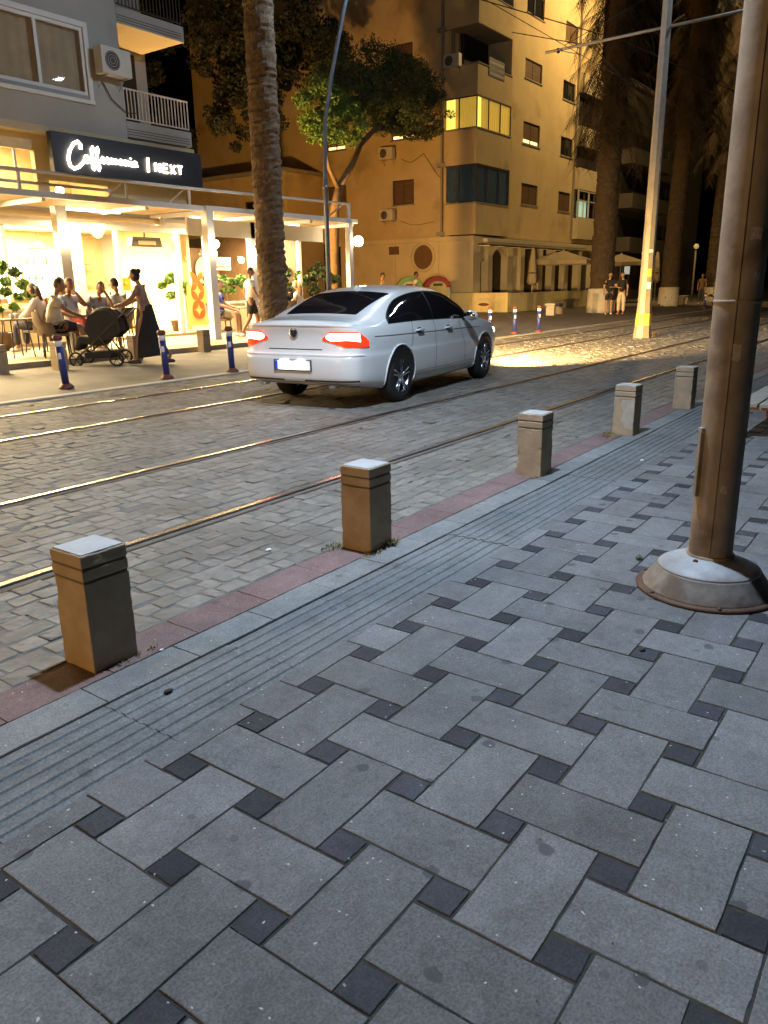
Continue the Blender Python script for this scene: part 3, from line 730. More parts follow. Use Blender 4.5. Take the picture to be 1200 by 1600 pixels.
def crease(a, b):
    x = -.62+3.2*a; v = 6.02+(b-.5)*.07; return Sn(u_at(x, v), v, .0022)
both(crease, 'shoulder_line', mat('shade_line', (.10, .10, .11), .5), body, nu=50, nv=1)
def trunk(a, b):       # boot-lid shut line across the back
    u = 1.05*a; v = 5.22+(b-.5)*.06; return Sn(u, v, .003)
both(trunk, 'boot_seam', M_black, body, nu=12, nv=1)
def bumper_edge(a, b):
    u = 3.9*a; v = 4.35+.5*b; return Sn(u, v, .0015+.016*math.sin(math.pi*min(1, b*1.0))**.8*(1-max(0, a-.8)/.2))
both(bumper_edge, 'bumper_edge', M_paint, body, nu=40, nv=8)
def lid_lip(a, b):
    u = 3.3*a; v = 6.95+.75*b; return Sn(u, v, .001+.016*math.sin(math.pi*b)**.6*(1-max(0, a-.85)/.15))
both(lid_lip, 'boot_lip', M_paint, body, nu=36, nv=8)
def sill(a, b):
    x = .42+2.0*a; v = 2.72+.22*b; return Sn(u_at(x, v), v, .004)
both(sill, 'sill_highlight', M_chrome, body, nu=24, nv=2)  # bright strip draws in the light caught along the lower door crease
def slot(a, b):
    u = .4+2.9*a; v = 2.86+.16*b; return Sn(u, v, .004)
both(slot, 'bumper_slot', M_black, body, nu=18, nv=2)
for x in (.52, 1.42):
    for s_ in (-1, 1):
        p = Sn(u_at(x, 6.25), 6.25, .018); mb = MB(); mb.tube([(x-.10, s_*(p[1]-.015), p[2]), (x-.07, s_*(p[1]+.012), p[2]+.004), (x+.07, s_*(p[1]+.012), p[2]+.004), (x+.10, s_*(p[1]-.015), p[2])], [.011, .015, .015, .011], 8); mb.build('door_handle', M_paint, body)
        mb = MB(); mb.ball((x, s_*(p[1]-.016), p[2]), (.075, .006, .035), 12); mb.build('handle_recess', M_black, body)
for s_ in (-1, 1):
    mb = MB(); mb.ball((1.97, s_*1.0, 1.0), (.07, .115, .075), 16); mm = mb.build('door_mirror', M_paint, car)
    MB().tube([(2.0, s_*.86, .955), (1.99, s_*.93, .965)], .022, 8).build('mirror_stalk', M_black, mm)
    mb = MB(); mb.ball((1.915, s_*1.0, 1.0), (.02, .095, .058), 14); mb.build('mirror_glass', M_chrome, mm)
# number plate, emblem, antenna fin
xp = S(0, 3.72)[0]
pl = MB().box(xp-.016, xp-.004, -.26, .26, .475, .588).build('number_plate', M_plate, car, bevel=.003)
MB().box(xp-.0175, xp-.0162, .215, .257, .479, .584).build('blue_strip', M_plateblue, pl)
MB().box(xp-.012, xp-.002, -.275, .275, .465, .598).build('plate_frame', M_black, pl)
for s_ in (-.12, .12):
    lp = MB().box(xp-.03, xp-.012, s_-.03, s_+.03, .612, .622).build('plate_lamp', M_refl, car)
    area_lamp('plate_light', (0, 0, 0), (0, 0, -1), P_PLATE, (.9, .95, 1), .03, 170)
    lo = bpy.data.objects[[k for k in bpy.data.objects.keys() if k.startswith('plate_light')][-1]]
    lo.parent = lp; lo.location = (xp-.035, s_, .608); lo.rotation_euler = (0, R(-8), 0)
xe = S(0, 6.3); ec = Vector((xe[0]-.006, 0, .912)); eb = MB()
V = [(ec.x, .058*math.cos(2*math.pi*k/24), ec.z+.058*math.sin(2*math.pi*k/24)) for k in range(24)]
eb.add(V+[(p[0]-.004, p[1], p[2]) for p in V], [tuple(range(24, 48))]+[(k, (k+1) % 24, 24+(k+1) % 24, 24+k) for k in range(24)]); em = eb.build('emblem', M_black, car)
eb = MB(); eb.tube([(ec.x-.005, .056*math.cos(2*math.pi*k/24), ec.z+.056*math.sin(2*math.pi*k/24)) for k in range(25)], .005, 6)
def stroke(*pts): eb.tube([(ec.x-.006, -p[0]*.058, ec.z+p[1]*.058) for p in pts], .0042, 6)
stroke((-.38, .82), (0, .12), (.38, .82)); stroke((-.82, .38), (-.36, -.82), (0, -.02), (.36, -.82), (.82, .38)); eb.build('emblem_ring', M_chrome, em)
z_f = S(u_at(.45, 11), 11)[2]
MB().prism([(.36, z_f-.01), (.42, z_f+.045), (.50, z_f+.03), (.60, z_f-.002)], -.016, .016, 'y').build('antenna_fin', M_paint, car, bevel=.006)
# headlamps (lit: they throw the yellow pool of light on the tracks ahead)
def headl(a, b):
    u = 14.6+1.9*a; v = 5.25+1.15*b*(1-.3*a); return Sn(u, v, .008)
both(headl, 'headlamp', M_headl, body, nu=12, nv=4)
for s_ in (-1, 1):
    d = bpy.data.lights.new('headlamp_beam', 'SPOT'); d.energy = P_HEAD; d.color = (1, .64, .24); d.spot_size = R(70); d.spot_blend = 1.0; d.shadow_soft_size = .015
    MB().box(3.648, 3.652, s_*.62-.1, s_*.62+.1, .666, .735).build('beam_blocker', M_black, body)  # unseen plate added to stop the beam's upward light
    o = bpy.data.objects.new('headlamp_beam', d); COL.objects.link(o); o.parent = car; o.location = (3.615, s_*.62, .66)
    o.rotation_euler = Vector((1, -.02, -.012)).to_track_quat('-Z', 'Z').to_euler()
# painted lips of the wheel arches
for x in (0, 2.79):
    P0_ = []
    for s_ in (-1, 1):
        P_ = []
        for k in range(31 if s_ < 0 else 0):
            a = R(-18+216*k/30); px, pz = x+.386*math.cos(a), .338+.386*math.sin(a); lo, hi = 1.5, 7.0
            for _ in range(26):
                mid = (lo+hi)/2
                if S(u_at(px, mid), mid)[2] < pz: lo = mid
                else: hi = mid
            P_.append((px, s_*(S(u_at(px, lo), lo)[1]+.002), pz))
        if s_ < 0: P0_ = P_
        else: P_ = [(q[0], -q[1], q[2]) for q in P0_]
        MB().tube(P_, .011, 8).build('arch_lip', M_paint, body)
# wheels
def wheel(x, y, s_, steer=0):
    wv = MB(); n = 40
    prof = [(.20, .10), (.235, .108), (.29, .105), (.318, .085), (.326, .05), (.326, -.05), (.318, -.085), (.29, -.105), (.235, -.108), (.20, -.10)]
    Mx = Matrix.Translation((x, y, .326)) @ Matrix.Rotation(steer, 4, 'Z')
    def ring(mbx, prof, mi=0):
        V = []; F = []
        for r_, yy in prof:
            for k in range(n):
                a = 2*math.pi*k/n; V.append(Mx @ Vector((r_*math.cos(a), yy*s_, r_*math.sin(a))))
        for i in range(len(prof)-1):
            for k in range(n): F.append((i*n+k, i*n+(k+1) % n, (i+1)*n+(k+1) % n, (i+1)*n+k))
        mbx.add(V, F, mi, True)
    hub = emp('wheel'); hub.parent = car
    mb = MB(); ring(mb, prof); mb.build('tyre', M_tyre, hub)
    mb = MB(); ring(mb, [(.232, .100), (.222, .104), (.212, .098), (.205, .05), (.2, -.08)]); mb.build('rim', M_alloy, hub)
    mb = MB(); ring(mb, [(.205, -.02), (.0, -.02)]); mb.build('brake_disc', M_black, hub)
    mb = MB()
    for k in range(5):
        for dv in (-.17, .17):
            a = 2*math.pi*k/5+.3; p0 = Vector((.05*math.cos(a+dv), .085*s_, .05*math.sin(a+dv))); p1 = Vector((.214*math.cos(a+dv*.9), .096*s_, .214*math.sin(a+dv*.9)))
            mb.tube([Mx @ p0, Mx @ ((p0+p1)/2), Mx @ p1], [.024, .017, .019], 6, flat=.6)
    ring(mb, [(.066, .06), (.066, .088), (.05, .096), (0, .098)]); mb.build('spokes', M_alloy, hub)
for x in (0, 2.79):
    for s_ in (-1, 1): wheel(x, s_*.80, s_, R(3) if x else 0)
for s_ in (-1, 1):
    mb = MB(); mb.tube([(-.93, s_*.52, .285), (-1.05, s_*.52, .285)], .04, 12, flat=.5); mb.build('exhaust_trim', M_chrome, car)
# ------------------------------------------------------------------ building helpers
def holed(mb, axis, plane, depth, a0, a1, z0, z1, holes, mi=0):
    """wall slab in the plane axis=const from plane to plane+depth with rectangular openings (a0,a1,z0,z1)"""
    As = sorted({a0, a1, *[h for q in holes for h in q[:2]]}); Zs = sorted({z0, z1, *[h for q in holes for h in q[2:4]]})
    As = [a for a in As if a0 <= a <= a1]; Zs = [z for z in Zs if z0 <= z <= z1]
    for i in range(len(As)-1):
        # merge vertically where possible to keep the mesh light
        run = None
        for j in range(len(Zs)-1):
            am, zm = (As[i]+As[i+1])/2, (Zs[j]+Zs[j+1])/2
            solid = not any(h[0] < am < h[1] and h[2] < zm < h[3] for h in holes)
            if solid and run is None: run = Zs[j]
            if run is not None and (not solid or j == len(Zs)-2):
                zt = Zs[j+1] if solid else Zs[j]
                p0, p1 = sorted((plane, plane+depth))
                if axis == 'y': mb.box(As[i], As[i+1], p0, p1, run, zt, mi)
                else: mb.box(p0, p1, As[i], As[i+1], run, zt, mi)
                run = None
    return mb
M_ochre = mat('ochre_plaster', (.58, .45, .25), .85, var=.14, scale=.8, bump=.004, bscale=12, dirt=((.25, .17, .09), .45, .58, .55))
M_cream = mat('cream_plaster', (.62, .52, .34), .85, var=.12, scale=.9, bump=.003, bscale=14, dirt=((.35, .26, .14), .5, .58, .5))
M_grey = mat('grey_plaster', (.42, .41, .38), .85, var=.12, scale=.8, bump=.003, bscale=14, dirt=((.25, .24, .22), .6, .58, .5))
M_brown = mat('brown_shutter', (.14, .08, .045), .6, var=.15, scale=6)
M_frame = mat('window_frame_white', (.6, .57, .5), .5, var=.08)
M_framed = mat('window_frame_dark', (.06, .045, .035), .5, var=.1)
M_nightglass = mat('night_glass', (.02, .02, .022), .06, var=.1, spec=.7)
M_slit = mat('lit_slit', (1, .8, .4), .5, var=.05, emit=(1, .72, .28), estr=2.2)
M_yelcur = mat('lit_yellow_blind', (.8, .55, .12), .8, var=.2, scale=2, emit=(1, .62, .08), estr=.34)
M_yelhot = mat('lit_yellow_gap', (.9, .7, .2), .8, var=.1, emit=(1, .78, .12), estr=1.3)
M_bluecur = mat('blue_curtain', (.03, .07, .15), .8, var=.3, scale=3)
M_greencur = mat('lit_green_curtain', (.4, .6, .5), .8, var=.5, scale=9, emit=(.55, .85, .65), estr=.5)
M_acw = mat('ac_casing', (.62, .58, .5), .5, var=.08)
M_concrete = mat('raw_concrete', (.30, .27, .22), .9, var=.2, scale=1.5, bump=.004, bscale=20)
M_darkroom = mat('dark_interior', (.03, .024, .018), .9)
def on(axis, plane, a0, a1, z0, z1, d0, d1):
    """box on a facade; d0,d1 measured outwards from the plane towards the viewer"""
    return (a0, a1, plane-d1, plane-d0, z0, z1) if axis == 'y' else (plane-d1, plane-d0, a0, a1, z0, z1)
def window(parent, axis, plane, a0, a1, z0, z1, kind='shutter', slit=0, fm=None, mull=1, sill=True):
    fm = fm or M_framed; f = .06
    mb = MB()
    mb.box(*on(axis, plane, a0, a0+f, z0, z1, -.14, -.06)); mb.box(*on(axis, plane, a1-f, a1, z0, z1, -.14, -.06)); mb.box(*on(axis, plane, a0+f, a1-f, z0, z0+f, -.14, -.06)); mb.box(*on(axis, plane, a0+f, a1-f, z1-f, z1, -.14, -.06))
    for k in range(mull):
        am = a0+(a1-a0)*(k+1)/(mull+1); mb.box(*on(axis, plane, am-.025, am+.025, z0+f, z1-f, -.14, -.07))
    wo = mb.build('window', fm, parent, world=True)
    MB().box(*on(axis, plane, a0+f, a1-f, z0+f, z1-f, -.135, -.12)).build('pane', M_nightglass if not slit else M_slit, wo, world=True)
    if kind == 'shutter':
        zb = z0+f+slit; mb = MB(); n = max(3, int((z1-f-zb)/.09))
        for k in range(n):
            za = zb+(z1-f-zb)*k/n; zc = zb+(z1-f-zb)*(k+1)/n
            mb.box(*on(axis, plane, a0+f, a1-f, za+.004, zc-.004, -.115, -.085+.004*(k % 2)))
        mb.build('shutter', M_brown, wo, world=True)
    if sill: MB().box(*on(axis, plane, a0-.06, a1+.06, z0-.06, z0-.005, -.1, .06)).build('sill', M_concrete, wo, world=True)
    return wo
def ac_unit(loc, axis, label, W=.85, H=.56, D=.3, group='air conditioner units on the facades'):
    """loc: bottom corner centre on the wall; the fan faces out of the wall"""
    t = emp('air_conditioner', label, 'air conditioner', loc, 0 if axis == 'y' else -math.pi/2, group)
    MB().box(-W/2, W/2, -D-.12, -.12, 0, H).build('casing', M_acw, t, bevel=.015)
    mb = MB(); 
    for r_, dd in ((.22, -.123), (.0, -.123)): pass
    V = [(-W*.14+.215*math.cos(2*math.pi*k/28), -D-.123, H/2+.215*math.sin(2*math.pi*k/28)) for k in range(28)]
    mb.add(V, [tuple(range(28))]); fan = mb.build('fan_opening', M_framed, t)
    mb = MB()
    for r_ in (.07, .13, .19): mb.tube([(-W*.14+r_*math.cos(2*math.pi*k/20), -D-.128, H/2+r_*math.sin(2*math.pi*k/20)) for k in range(21)], .004, 5, caps=False)
    mb.build('fan_grille', M_acw, fan)
    for x in (-W*.35, W*.35):
        mb = MB(); mb.tube([(x, 0, -.02), (x, -D-.1, -.02)], .014, 6); mb.tube([(x, -.01, -.25), (x, -D*.8, -.03)], .01, 6); mb.build('bracket', M_concrete, t)
    return t
def railing(parent, axis, plane, a0, a1, z0, z1, mt, step=.11, out=0.):
    mb = MB(); mb.box(*on(axis, plane, a0, a1, z1-.035, z1, out-.02, out+.02)); mb.box(*on(axis, plane, a0, a1, z0, z0+.025, out-.015, out+.015)); r_ = mb.build('handrail', mt, parent, world=True)
    n = max(2, int((a1-a0)/step))
    for k in range(n+1):
        a = a0+.012+(a1-a0-.024)*k/n; MB().box(*on(axis, plane, a-.011, a+.011, z0+.026, z1-.036, out-.011, out+.011)).build('baluster', mt, r_, world=True)
    return r_

# ------------------------------------------------------------------ yellow apartment block beyond the side street
B = emp('apartment_block', 'tall ochre apartment block with corner balconies across the side street', 'building', (36.1, 20.45, .1))
def part(name, mt, *boxes, bevel=0):
    mb = MB()
    for b in boxes: mb.box(*b)
    return mb.build(name, mt, B, world=True, bevel=bevel)
FW = 20.45; LW = 36.15
front_h = [(41.7, 43.8, z0, z1) for z0, z1 in ((5.67, 6.73), (8.73, 9.82), (11.9, 12.84), (14.95, 16.0))]+[(46.7, 48.5, z0, z1) for z0, z1 in ((5.62, 6.7), (8.7, 9.72), (11.7, 12.7), (14.7, 15.7))]
mb = MB(); holed(mb, 'y', FW, .3, 39.45, 52.4, 3.75, 19, front_h); mb.build('front_wall', M_ochre, B, world=True)
left_h = [(23.85, 25.2, 5.5, 6.7), (23.85, 25.25, 8.63, 9.9), (23.9, 25.2, 11.8, 13.0), (28.3, 29.6, 5.85, 6.75), (28.3, 29.6, 8.55, 9.75), (28.3, 29.6, 11.7, 12.9), (33.5, 34.8, 8.5, 9.7), (33.5, 34.8, 11.6, 12.8)]
mb = MB(); holed(mb, 'x', LW, .3, 21.7, 40, 3.75, 19, left_h); mb.build('side_wall', M_ochre, B, world=True)
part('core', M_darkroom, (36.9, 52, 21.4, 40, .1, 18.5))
part('roof_slab', M_concrete, (35.7, 52.6, 19.9, 40.2, 19, 19.3))
for k, h in enumerate(front_h): window(B, 'y', FW, *h, slit=.17 if k == 1 else 0, kind='shutter' if k not in (3, 5, 6) else 'open')
for k, h in enumerate(left_h): window(B, 'x', LW, *h, slit=.14 if k in (1, 4) else 0)
# ledges, pipes and cracks
part('string_course', M_ochre, (39.47, 52.4, FW-.10, FW-.003, 3.76, 3.98))
part('corner_pilaster', M_ochre, (39.38, 39.98, FW-.22, FW-.004, 3.99, 18.9))
part('drain_pipe', M_concrete, (LW-.16, LW-.05, 22.05, 22.16, .1, 18))
part('drain_pipe', M_concrete, (47.95+.75, 47.95+.86, FW-.14, FW-.03, 4.0, 18))
# corner balcony stack
BX0, BX1, BY0, BY1 = 35.8, 39.35, 20.0, 21.75
for z0, z1 in ((3.82, 5.28), (7.06, 8.62), (10.06, 11.4), (13.06, 14.4), (16.2, 17.4)):
    part('balcony_parapet', M_ochre, (BX0, BX1, BY0, BY0+.14, z0, z1), (BX0, BX0+.14, BY0+.141, BY1, z0, z1), bevel=.02)
    part('balcony_floor', M_concrete, (BX0+.145, BX1+.08, BY0+.145, BY1+.6, z0+.02, z0+.2))
    part('parapet_coping', M_concrete, (BX0-.04, BX1, BY0-.04, BY0+.16, z1+.002, z1+.05), (BX0-.04, BX0+.16, BY0+.161, BY1, z1+.002, z1+.05))
part('balcony_back_wall', M_ochre, (BX0+.9, 39.45, 21.6, 21.8, 3.8, 19), (BX0+.3, BX0+.9, 21.76, 21.9, 3.8, 19))
part('balcony_column', M_ochre, (39.36, 39.46, 20.05, 21.6, 3.8, 19))
# glazed-in storeys: pleats of blind or curtain behind thin posts
def glazed(z0, z1, mts, posts, name):
    n = 26; per = [(BX0+.09, BY1-(BY1-BY0-.07)*k/10) for k in range(11)]+[(BX0+.09+(BX1-BX0-.1)*k/16, BY0+.08) for k in range(1, 17)]
    cu = []
    for k in range(len(per)-1):
        (xa, ya), (xb, yb) = per[k], per[k+1]; cu.append((xa, ya, xb, yb))
    for k, (xa, ya, xb, yb) in enumerate(cu):
        mt = mts[k % len(mts)] if not callable(mts) else mts(k)
        dx, dy = xb-xa, yb-ya; L_ = math.hypot(dx, dy); nx, ny = dy/L_, -dx/L_
        mb = MB(); G_ = []
        for j in range(7):
            s = j/6; o_ = .02*math.sin(s*2*math.pi); G_.append([(xa+dx*s-nx*o_, ya+dy*s-ny*o_, z) for z in (z0+.05, z1-.03)])
        mb.grid(G_); mb.build('curtain_panel', mt, B, world=True)
    for (x, y) in posts: part('glazing_post', M_framed, (x-.025, x+.025, y-.025, y+.025, z0+.04, z1))
    part('glazing_head', M_framed, (BX0+.02, BX1, BY0+.02, BY0+.06, z1-.06, z1), (BX0+.02, BX0+.06, BY0+.061, BY1, z1-.06, z1))
posts = [(BX0+.03, BY0+.03), (BX0+.03, 21.0), (37.0, BY0+.03), (38.2, BY0+.03), (BX1-.03, BY0+.03)]
glazed(5.33, 7.06, [M_bluecur], posts, 'blue')
glazed(8.67, 10.06, lambda k: M_yelhot if k in (0, 1, 2, 10, 11) else M_yelcur, posts, 'yellow')
# sign board hung on the third-floor parapet
M_banner = mat('dark_banner', (.03, .035, .06), .6, var=.1); M_bantext = mat('banner_text', (.45, .45, .46), .6)
s = part('banner_board', M_banner, (36.85, 38.45, BY0-.03, BY0-.005, 11.05, 11.85))
for k, (a, b) in enumerate(((.10, 1.5), (.1, 1.35), (.1, 1.5))):
    mb = MB(); x = 36.85+a
    while x < 36.85+b:
        w_ = random.uniform(.05, .14); mb.box(x, x+w_, BY0-.036, BY0-.031, 11.70-.24*k-.10, 11.70-.24*k); x += w_+.035
    mb.build('text_line', M_bantext, s, world=True)
# right-hand balcony stack
for z0, z1 in ((4.06, 5.28), (6.95, 8.17), (9.4, 10.5), (12.3, 13.4)):
    part('balcony_parapet', M_cream, (48.75, 52.3, 20.0, 20.12, z0, z1), (48.75, 48.87, 20.121, 20.44, z0, z1), bevel=.02)
    part('balcony_floor', M_concrete, (48.9, 52.3, 20.13, 20.44, z0+.02, z0+.15))
wb = part('window', M_frame, (48.8, 48.88, 20.03, 20.11, 5.29, 6.94), (50.5, 50.58, 20.03, 20.11, 5.29, 6.94), (52.2, 52.28, 20.03, 20.11, 5.29, 6.94), (48.881, 52.2, 20.03, 20.11, 6.86, 6.94), (48.881, 52.2, 20.03, 20.11, 6.3, 6.36), (48.881, 52.2, 20.03, 20.11, 5.29, 5.36), (49.65, 49.7, 20.03, 20.11, 5.361, 6.3))
MB().box(49.0, 50.4, 20.16, 20.2, 5.37, 6.29).build('lit_curtain', M_greencur, wb, world=True)
MB().box(48.9, 52.2, 20.22, 20.26, 5.3, 6.9).build('pane', M_nightglass, wb, world=True)
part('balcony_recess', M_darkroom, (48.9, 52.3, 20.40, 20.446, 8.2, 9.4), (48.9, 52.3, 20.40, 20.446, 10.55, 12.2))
# ground floor: cream side wall with a round window, arcade on the street
part('ground_side_wall', M_cream, (35.75, 36.0, 20.35, 28.5, .1, 3.74))
part('ground_corner_pier', M_cream, (35.75, 36.5, 20.05, 20.34, .1, 3.74))
part('ground_ledge', M_cream, (35.6, 35.74, 20.0, 28.6, 3.55, 3.75))
for a in (22.05, 24.75): part('wall_panel_strip', M_cream, (35.70, 35.745, a, a+.10, .3, 3.5))
mb = MB(); n = 40
for r0, r1, d in ((.74, .60, .10),):
    V = [(35.745-dd, 23.0+r_*math.cos(2*math.pi*k/n), 2.81+r_*math.sin(2*math.pi*k/n)) for r_, dd in ((r0, 0), (r0, d), (r1, d), (r1, -.05)) for k in range(n)]
    mb.add(V, [(l*n+k, l*n+(k+1) % n, (l+1)*n+(k+1) % n, (l+1)*n+k) for l in range(3) for k in range(n)], 0, True)
rw = mb.build('round_window', M_cream, B, world=True)
mb = MB(); V = [(35.74, 23.0+.60*math.cos(2*math.pi*k/n), 2.81+.60*math.sin(2*math.pi*k/n)) for k in range(n)]; mb.add(V, [tuple(range(n))]); mb.build('round_pane', mat('brown_pane', (.16, .09, .045), .35, var=.2), rw, world=True)
part('vent_grille', M_brown, (35.68, 35.745, 24.55, 25.15, 3.0, 3.4))
for x0, x1 in ((37.4, 37.9), (39.6, 40.3), (41.2, 41.7), (43.6, 44.1), (45.4, 45.9), (47.4, 47.9), (49.5, 50.0), (51.9, 52.4)): part('arcade_pier', M_cream, (x0, x1, 20.1, 20.5, .1, 3.4))
mb = MB()
for x0, x1 in ((37.9, 39.6),):
    xm = (x0+x1)/2; poly = [(x0, 3.4), (x0, 2.6)]+[(xm-(x1-x0)/2*math.cos(math.pi*k/10), 2.6+.62*math.sin(math.pi*k/10)) for k in range(1, 10)]+[(x1, 2.6), (x1, 3.4)]
    mb.prism(poly[::-1], 20.14, 20.46, 'y')
mb.build('arch_head', M_cream, B, world=True)
part('arcade_lintel', M_cream, (36.55, 52.4, 20.08, 20.5, 3.402, 3.75))
part('doorway_panel', M_cream, (36.51, 37.39, 20.3, 20.45, 2.55, 3.4), (40.31, 41.19, 20.3, 20.45, .1, 3.4))
part('shop_back', mat('shop_back', (.12, .09, .06), .8), (36.5, 52.4, 21.2, 21.35, .1, 3.6))
M_awn = mat('pale_awning', (.55, .48, .36), .8, var=.12)
part('awning_cassette', M_awn, (35.9, 48.9, 19.35, 19.6, 3.42, 3.62), bevel=.03)
part('awning_frame', M_framed, (35.9, 48.9, 19.2, 19.24, 3.25, 3.3), (35.9, 48.9, 19.7, 19.9, 3.30, 3.36))
for k in range(8): part('awning_arm', M_frame, (36.2+1.75*k, 36.25+1.75*k, 19.245, 20.05, 3.26, 3.30))
ac_unit((36.05, 25.3, 7.72), 'x', 'air conditioner under the upper lit window slit of the ochre block')
ac_unit((36.05, 25.3, 4.72), 'x', 'air conditioner left of the brown shutter low on the ochre block')
ac_unit((35.75, 21.2, 11.3), 'x', 'air conditioner high up beside the corner balcony of the ochre block')
def cr_(P_, t_):
    P_ = [np.array(q, float) for q in P_]; n_ = len(P_); i = int(min(max(math.floor(t_), 0), n_-2)); u_ = t_-i; p1, p2 = P_[i], P_[i+1]; p0 = P_[i-1] if i else 2*p1-p2; p3 = P_[i+2] if i+2 < n_ else 2*p2-p1
    return .5*(2*p1+(p2-p0)*u_+(2*p0-5*p1+4*p2-p3)*u_*u_+(3*p1-p0-3*p2+p3)*u_**3)
for Pp in ([(36.1, 24.6, 7.7), (36.1, 24.0, 7.5), (36.1, 23.2, 7.85)], [(36.1, 24.7, 4.7), (36.1, 23.8, 4.45), (36.1, 22.6, 4.55)], [(36.1, 23.2, 7.8), (36.1, 22.5, 6.9), (36.1, 22.2, 6.6)], [(40.2, 20.4, 3.6), (44, 20.42, 3.62), (47.5, 20.4, 3.7)]):
    Pp = [tuple(cr_(Pp, k/16*(len(Pp)-1))) for k in range(17)]; mb = MB(); mb.tube(Pp, .011, 6); mb.build('wall_cable', M_framed, B, world=True)
# low terrace wall at the foot of the block
M_lowwall = mat('yellow_lowwall', (.74, .62, .32), .8, var=.12, scale=2, dirt=((.35, .28, .16), 1.4, .56, .5))
t = emp('low_wall', 'low pale yellow terrace wall at the foot of the apartment block', 'wall', (35.3, 17.6, .1))
MB().box(34.8, 35.0, 17.6, 21.2, .1, 1.02).build('side_section', M_lowwall, t, world=True, bevel=.02)
MB().box(35.003, 45.2, 17.6, 17.8, .1, .99).build('front_section', M_lowwall, t, world=True, bevel=.02)
mb = MB(); mb.ball((34.79, 18.9, .47), (.012, .30, .075), 14); mb.build('red_mark', M_redcap, t, world=True)
mb = MB(); mb.box(34.785, 34.797, 18.55, 19.3, .66, .78); mb.build('pale_mark', M_frame, t, world=True)
# low annexe and garden wall in the side street
t = emp('annexe', 'low ochre annexe behind the trees in the side street', 'building', (33.2, 33, .1))
mb = MB(); holed(mb, 'x', 33.2, .25, 30.2, 46, .1, 7.3, [(31.2, 33.2, 4.2, 6.0)]); mb.build('wall', M_ochre, t, world=True)
MB().box(33.1, 36.1, 30.0, 30.19, .1, 7.3).build('end_wall', M_ochre, t, world=True)
MB().box(33.0, 36.3, 29.9, 46, 7.302, 7.5).build('roof', M_concrete, t, world=True)
window(t, 'x', 33.2, 31.2, 33.2, 4.2, 6.0, kind='open')
boxobj('back_room', M_darkroom, (33.5, 36, 30.4, 45.8, .1, 7.2), t, True)

# ------------------------------------------------------------------ dim apartment house farther down the street
M_dim = mat('dim_plaster', (.13, .11, .085), .85, var=.15, scale=.7)
t = emp('far_house', 'dim grey apartment house behind the palms at right', 'building', (56, 21.5, .1))
hs = [(x, x+1.4, z, z+1.3) for z in (1.6, 4.6, 7.6, 10.6) for x in (57.5, 62.0, 70, 75)]
mb = MB(); holed(mb, 'y', 21.5, .3, 56, 82, .1, 15, hs); mb.build('front_wall', M_dim, t, world=True)
mb = MB(); holed(mb, 'x', 56, .3, 21.81, 34, .1, 15, []); mb.build('side_wall', M_dim, t, world=True)
for h in hs: window(t, 'y', 21.5, *h, kind='open')
for z in (3.6, 6.6, 9.6):
    boxobj('balcony_parapet', M_dim, (59.6, 68.5, 20.3, 20.44, z, z+1.0), t, True); boxobj('balcony_floor', M_concrete, (59.6, 68.5, 20.45, 21.49, z, z+.15), t, True)
    boxobj('balcony_side', M_dim, (59.46, 59.598, 20.3, 21.49, z, z+1.0), t, True)
    boxobj('dark_opening', M_darkroom, (60.0, 68, 21.44, 21.49, z+.16, z+2.5), t, True)
boxobj('roof', M_concrete, (55.7, 82.3, 21.2, 34.3, 15.002, 15.3), t, True)
MB().box(62, 62.9, 21.3, 21.42, 2.0, 2.7).build('lit_notice', mat('lit_notice', (.7, .65, .5), .6, emit=(.8, .8, .65), estr=.5), t, True)
# ------------------------------------------------------------------ building over the cafe
M_beige = mat('beige_blind_glow', (.60, .46, .30), .8, var=.15, scale=2.5, emit=(1, .62, .3), estr=.035)  # weak emission stands in for room light behind the blind
M_signp = mat('sign_panel', (.028, .034, .05), .5, var=.1)
M_neon = mat('sign_letters', (1, .9, .8), .4, var=0, emit=(1, .82, .62), estr=9)
M_warmwall = mat('warm_wall', (.74, .60, .36), .8, var=.1)
M_tileglow = mat('lit_panel', (.9, .85, .7), .6, var=.03, emit=(1, .86, .58), estr=7)
M_ychair2 = mat('yellow_shade', (.8, .5, .06), .5); M_bing2 = mat('pennant_green', (.16, .34, .14), .7); M_wframe = mat('white_frame', (.74, .72, .68), .45, var=.06)
H1 = emp('cafe_house', 'grey apartment house with the cafe at street level', 'building', (14, 18, .1))
def hp(name, mt, *bs, bevel=0):
    mb = MB()
    for b in bs: mb.box(*b)
    return mb.build(name, mt, H1, world=True, bevel=bevel)
wh = [(8.9, 12.93, 5.97, 7.45), (8.9, 12.93, 8.9, 10.4)]
mb = MB(); holed(mb, 'y', 18, .25, 2, 13.95, 5.15, 16, wh); mb.build('front_wall', M_grey, H1, world=True)
hp('end_wall', M_grey, (13.72, 13.95, 18.251, 19.8, 5.15, 16))
hp('recess_wall', M_grey, (13.951, 16.2, 19.8, 20.0, 5.15, 16))
hp('outer_end_wall', M_grey, (16.0, 16.2, 20.001, 30, .1, 16))
hp('first_floor_slab', M_cream, (2, 16.15, 18.0, 19.79, 4.98, 5.148))
for z in (5.2, 7.78): 
    hp('balcony_slab', M_grey, (13.953, 16.1, 18.0, 19.79, z, z+.38), bevel=.015)
    for k in range(3): hp('slab_groove', M_framed, (13.96, 16.0, 17.992, 17.999, z+.06+.06*k, z+.075+.06*k))
railing(H1, 'y', 18.06, 13.98, 16.08, 5.64, 6.36, M_wframe)
railing(H1, 'y', 18.06, 13.98, 16.08, 8.22, 9.0, M_framed)
hp('balcony_door', M_darkroom, (14.5, 15.8, 19.77, 19.798, 5.6, 7.7))
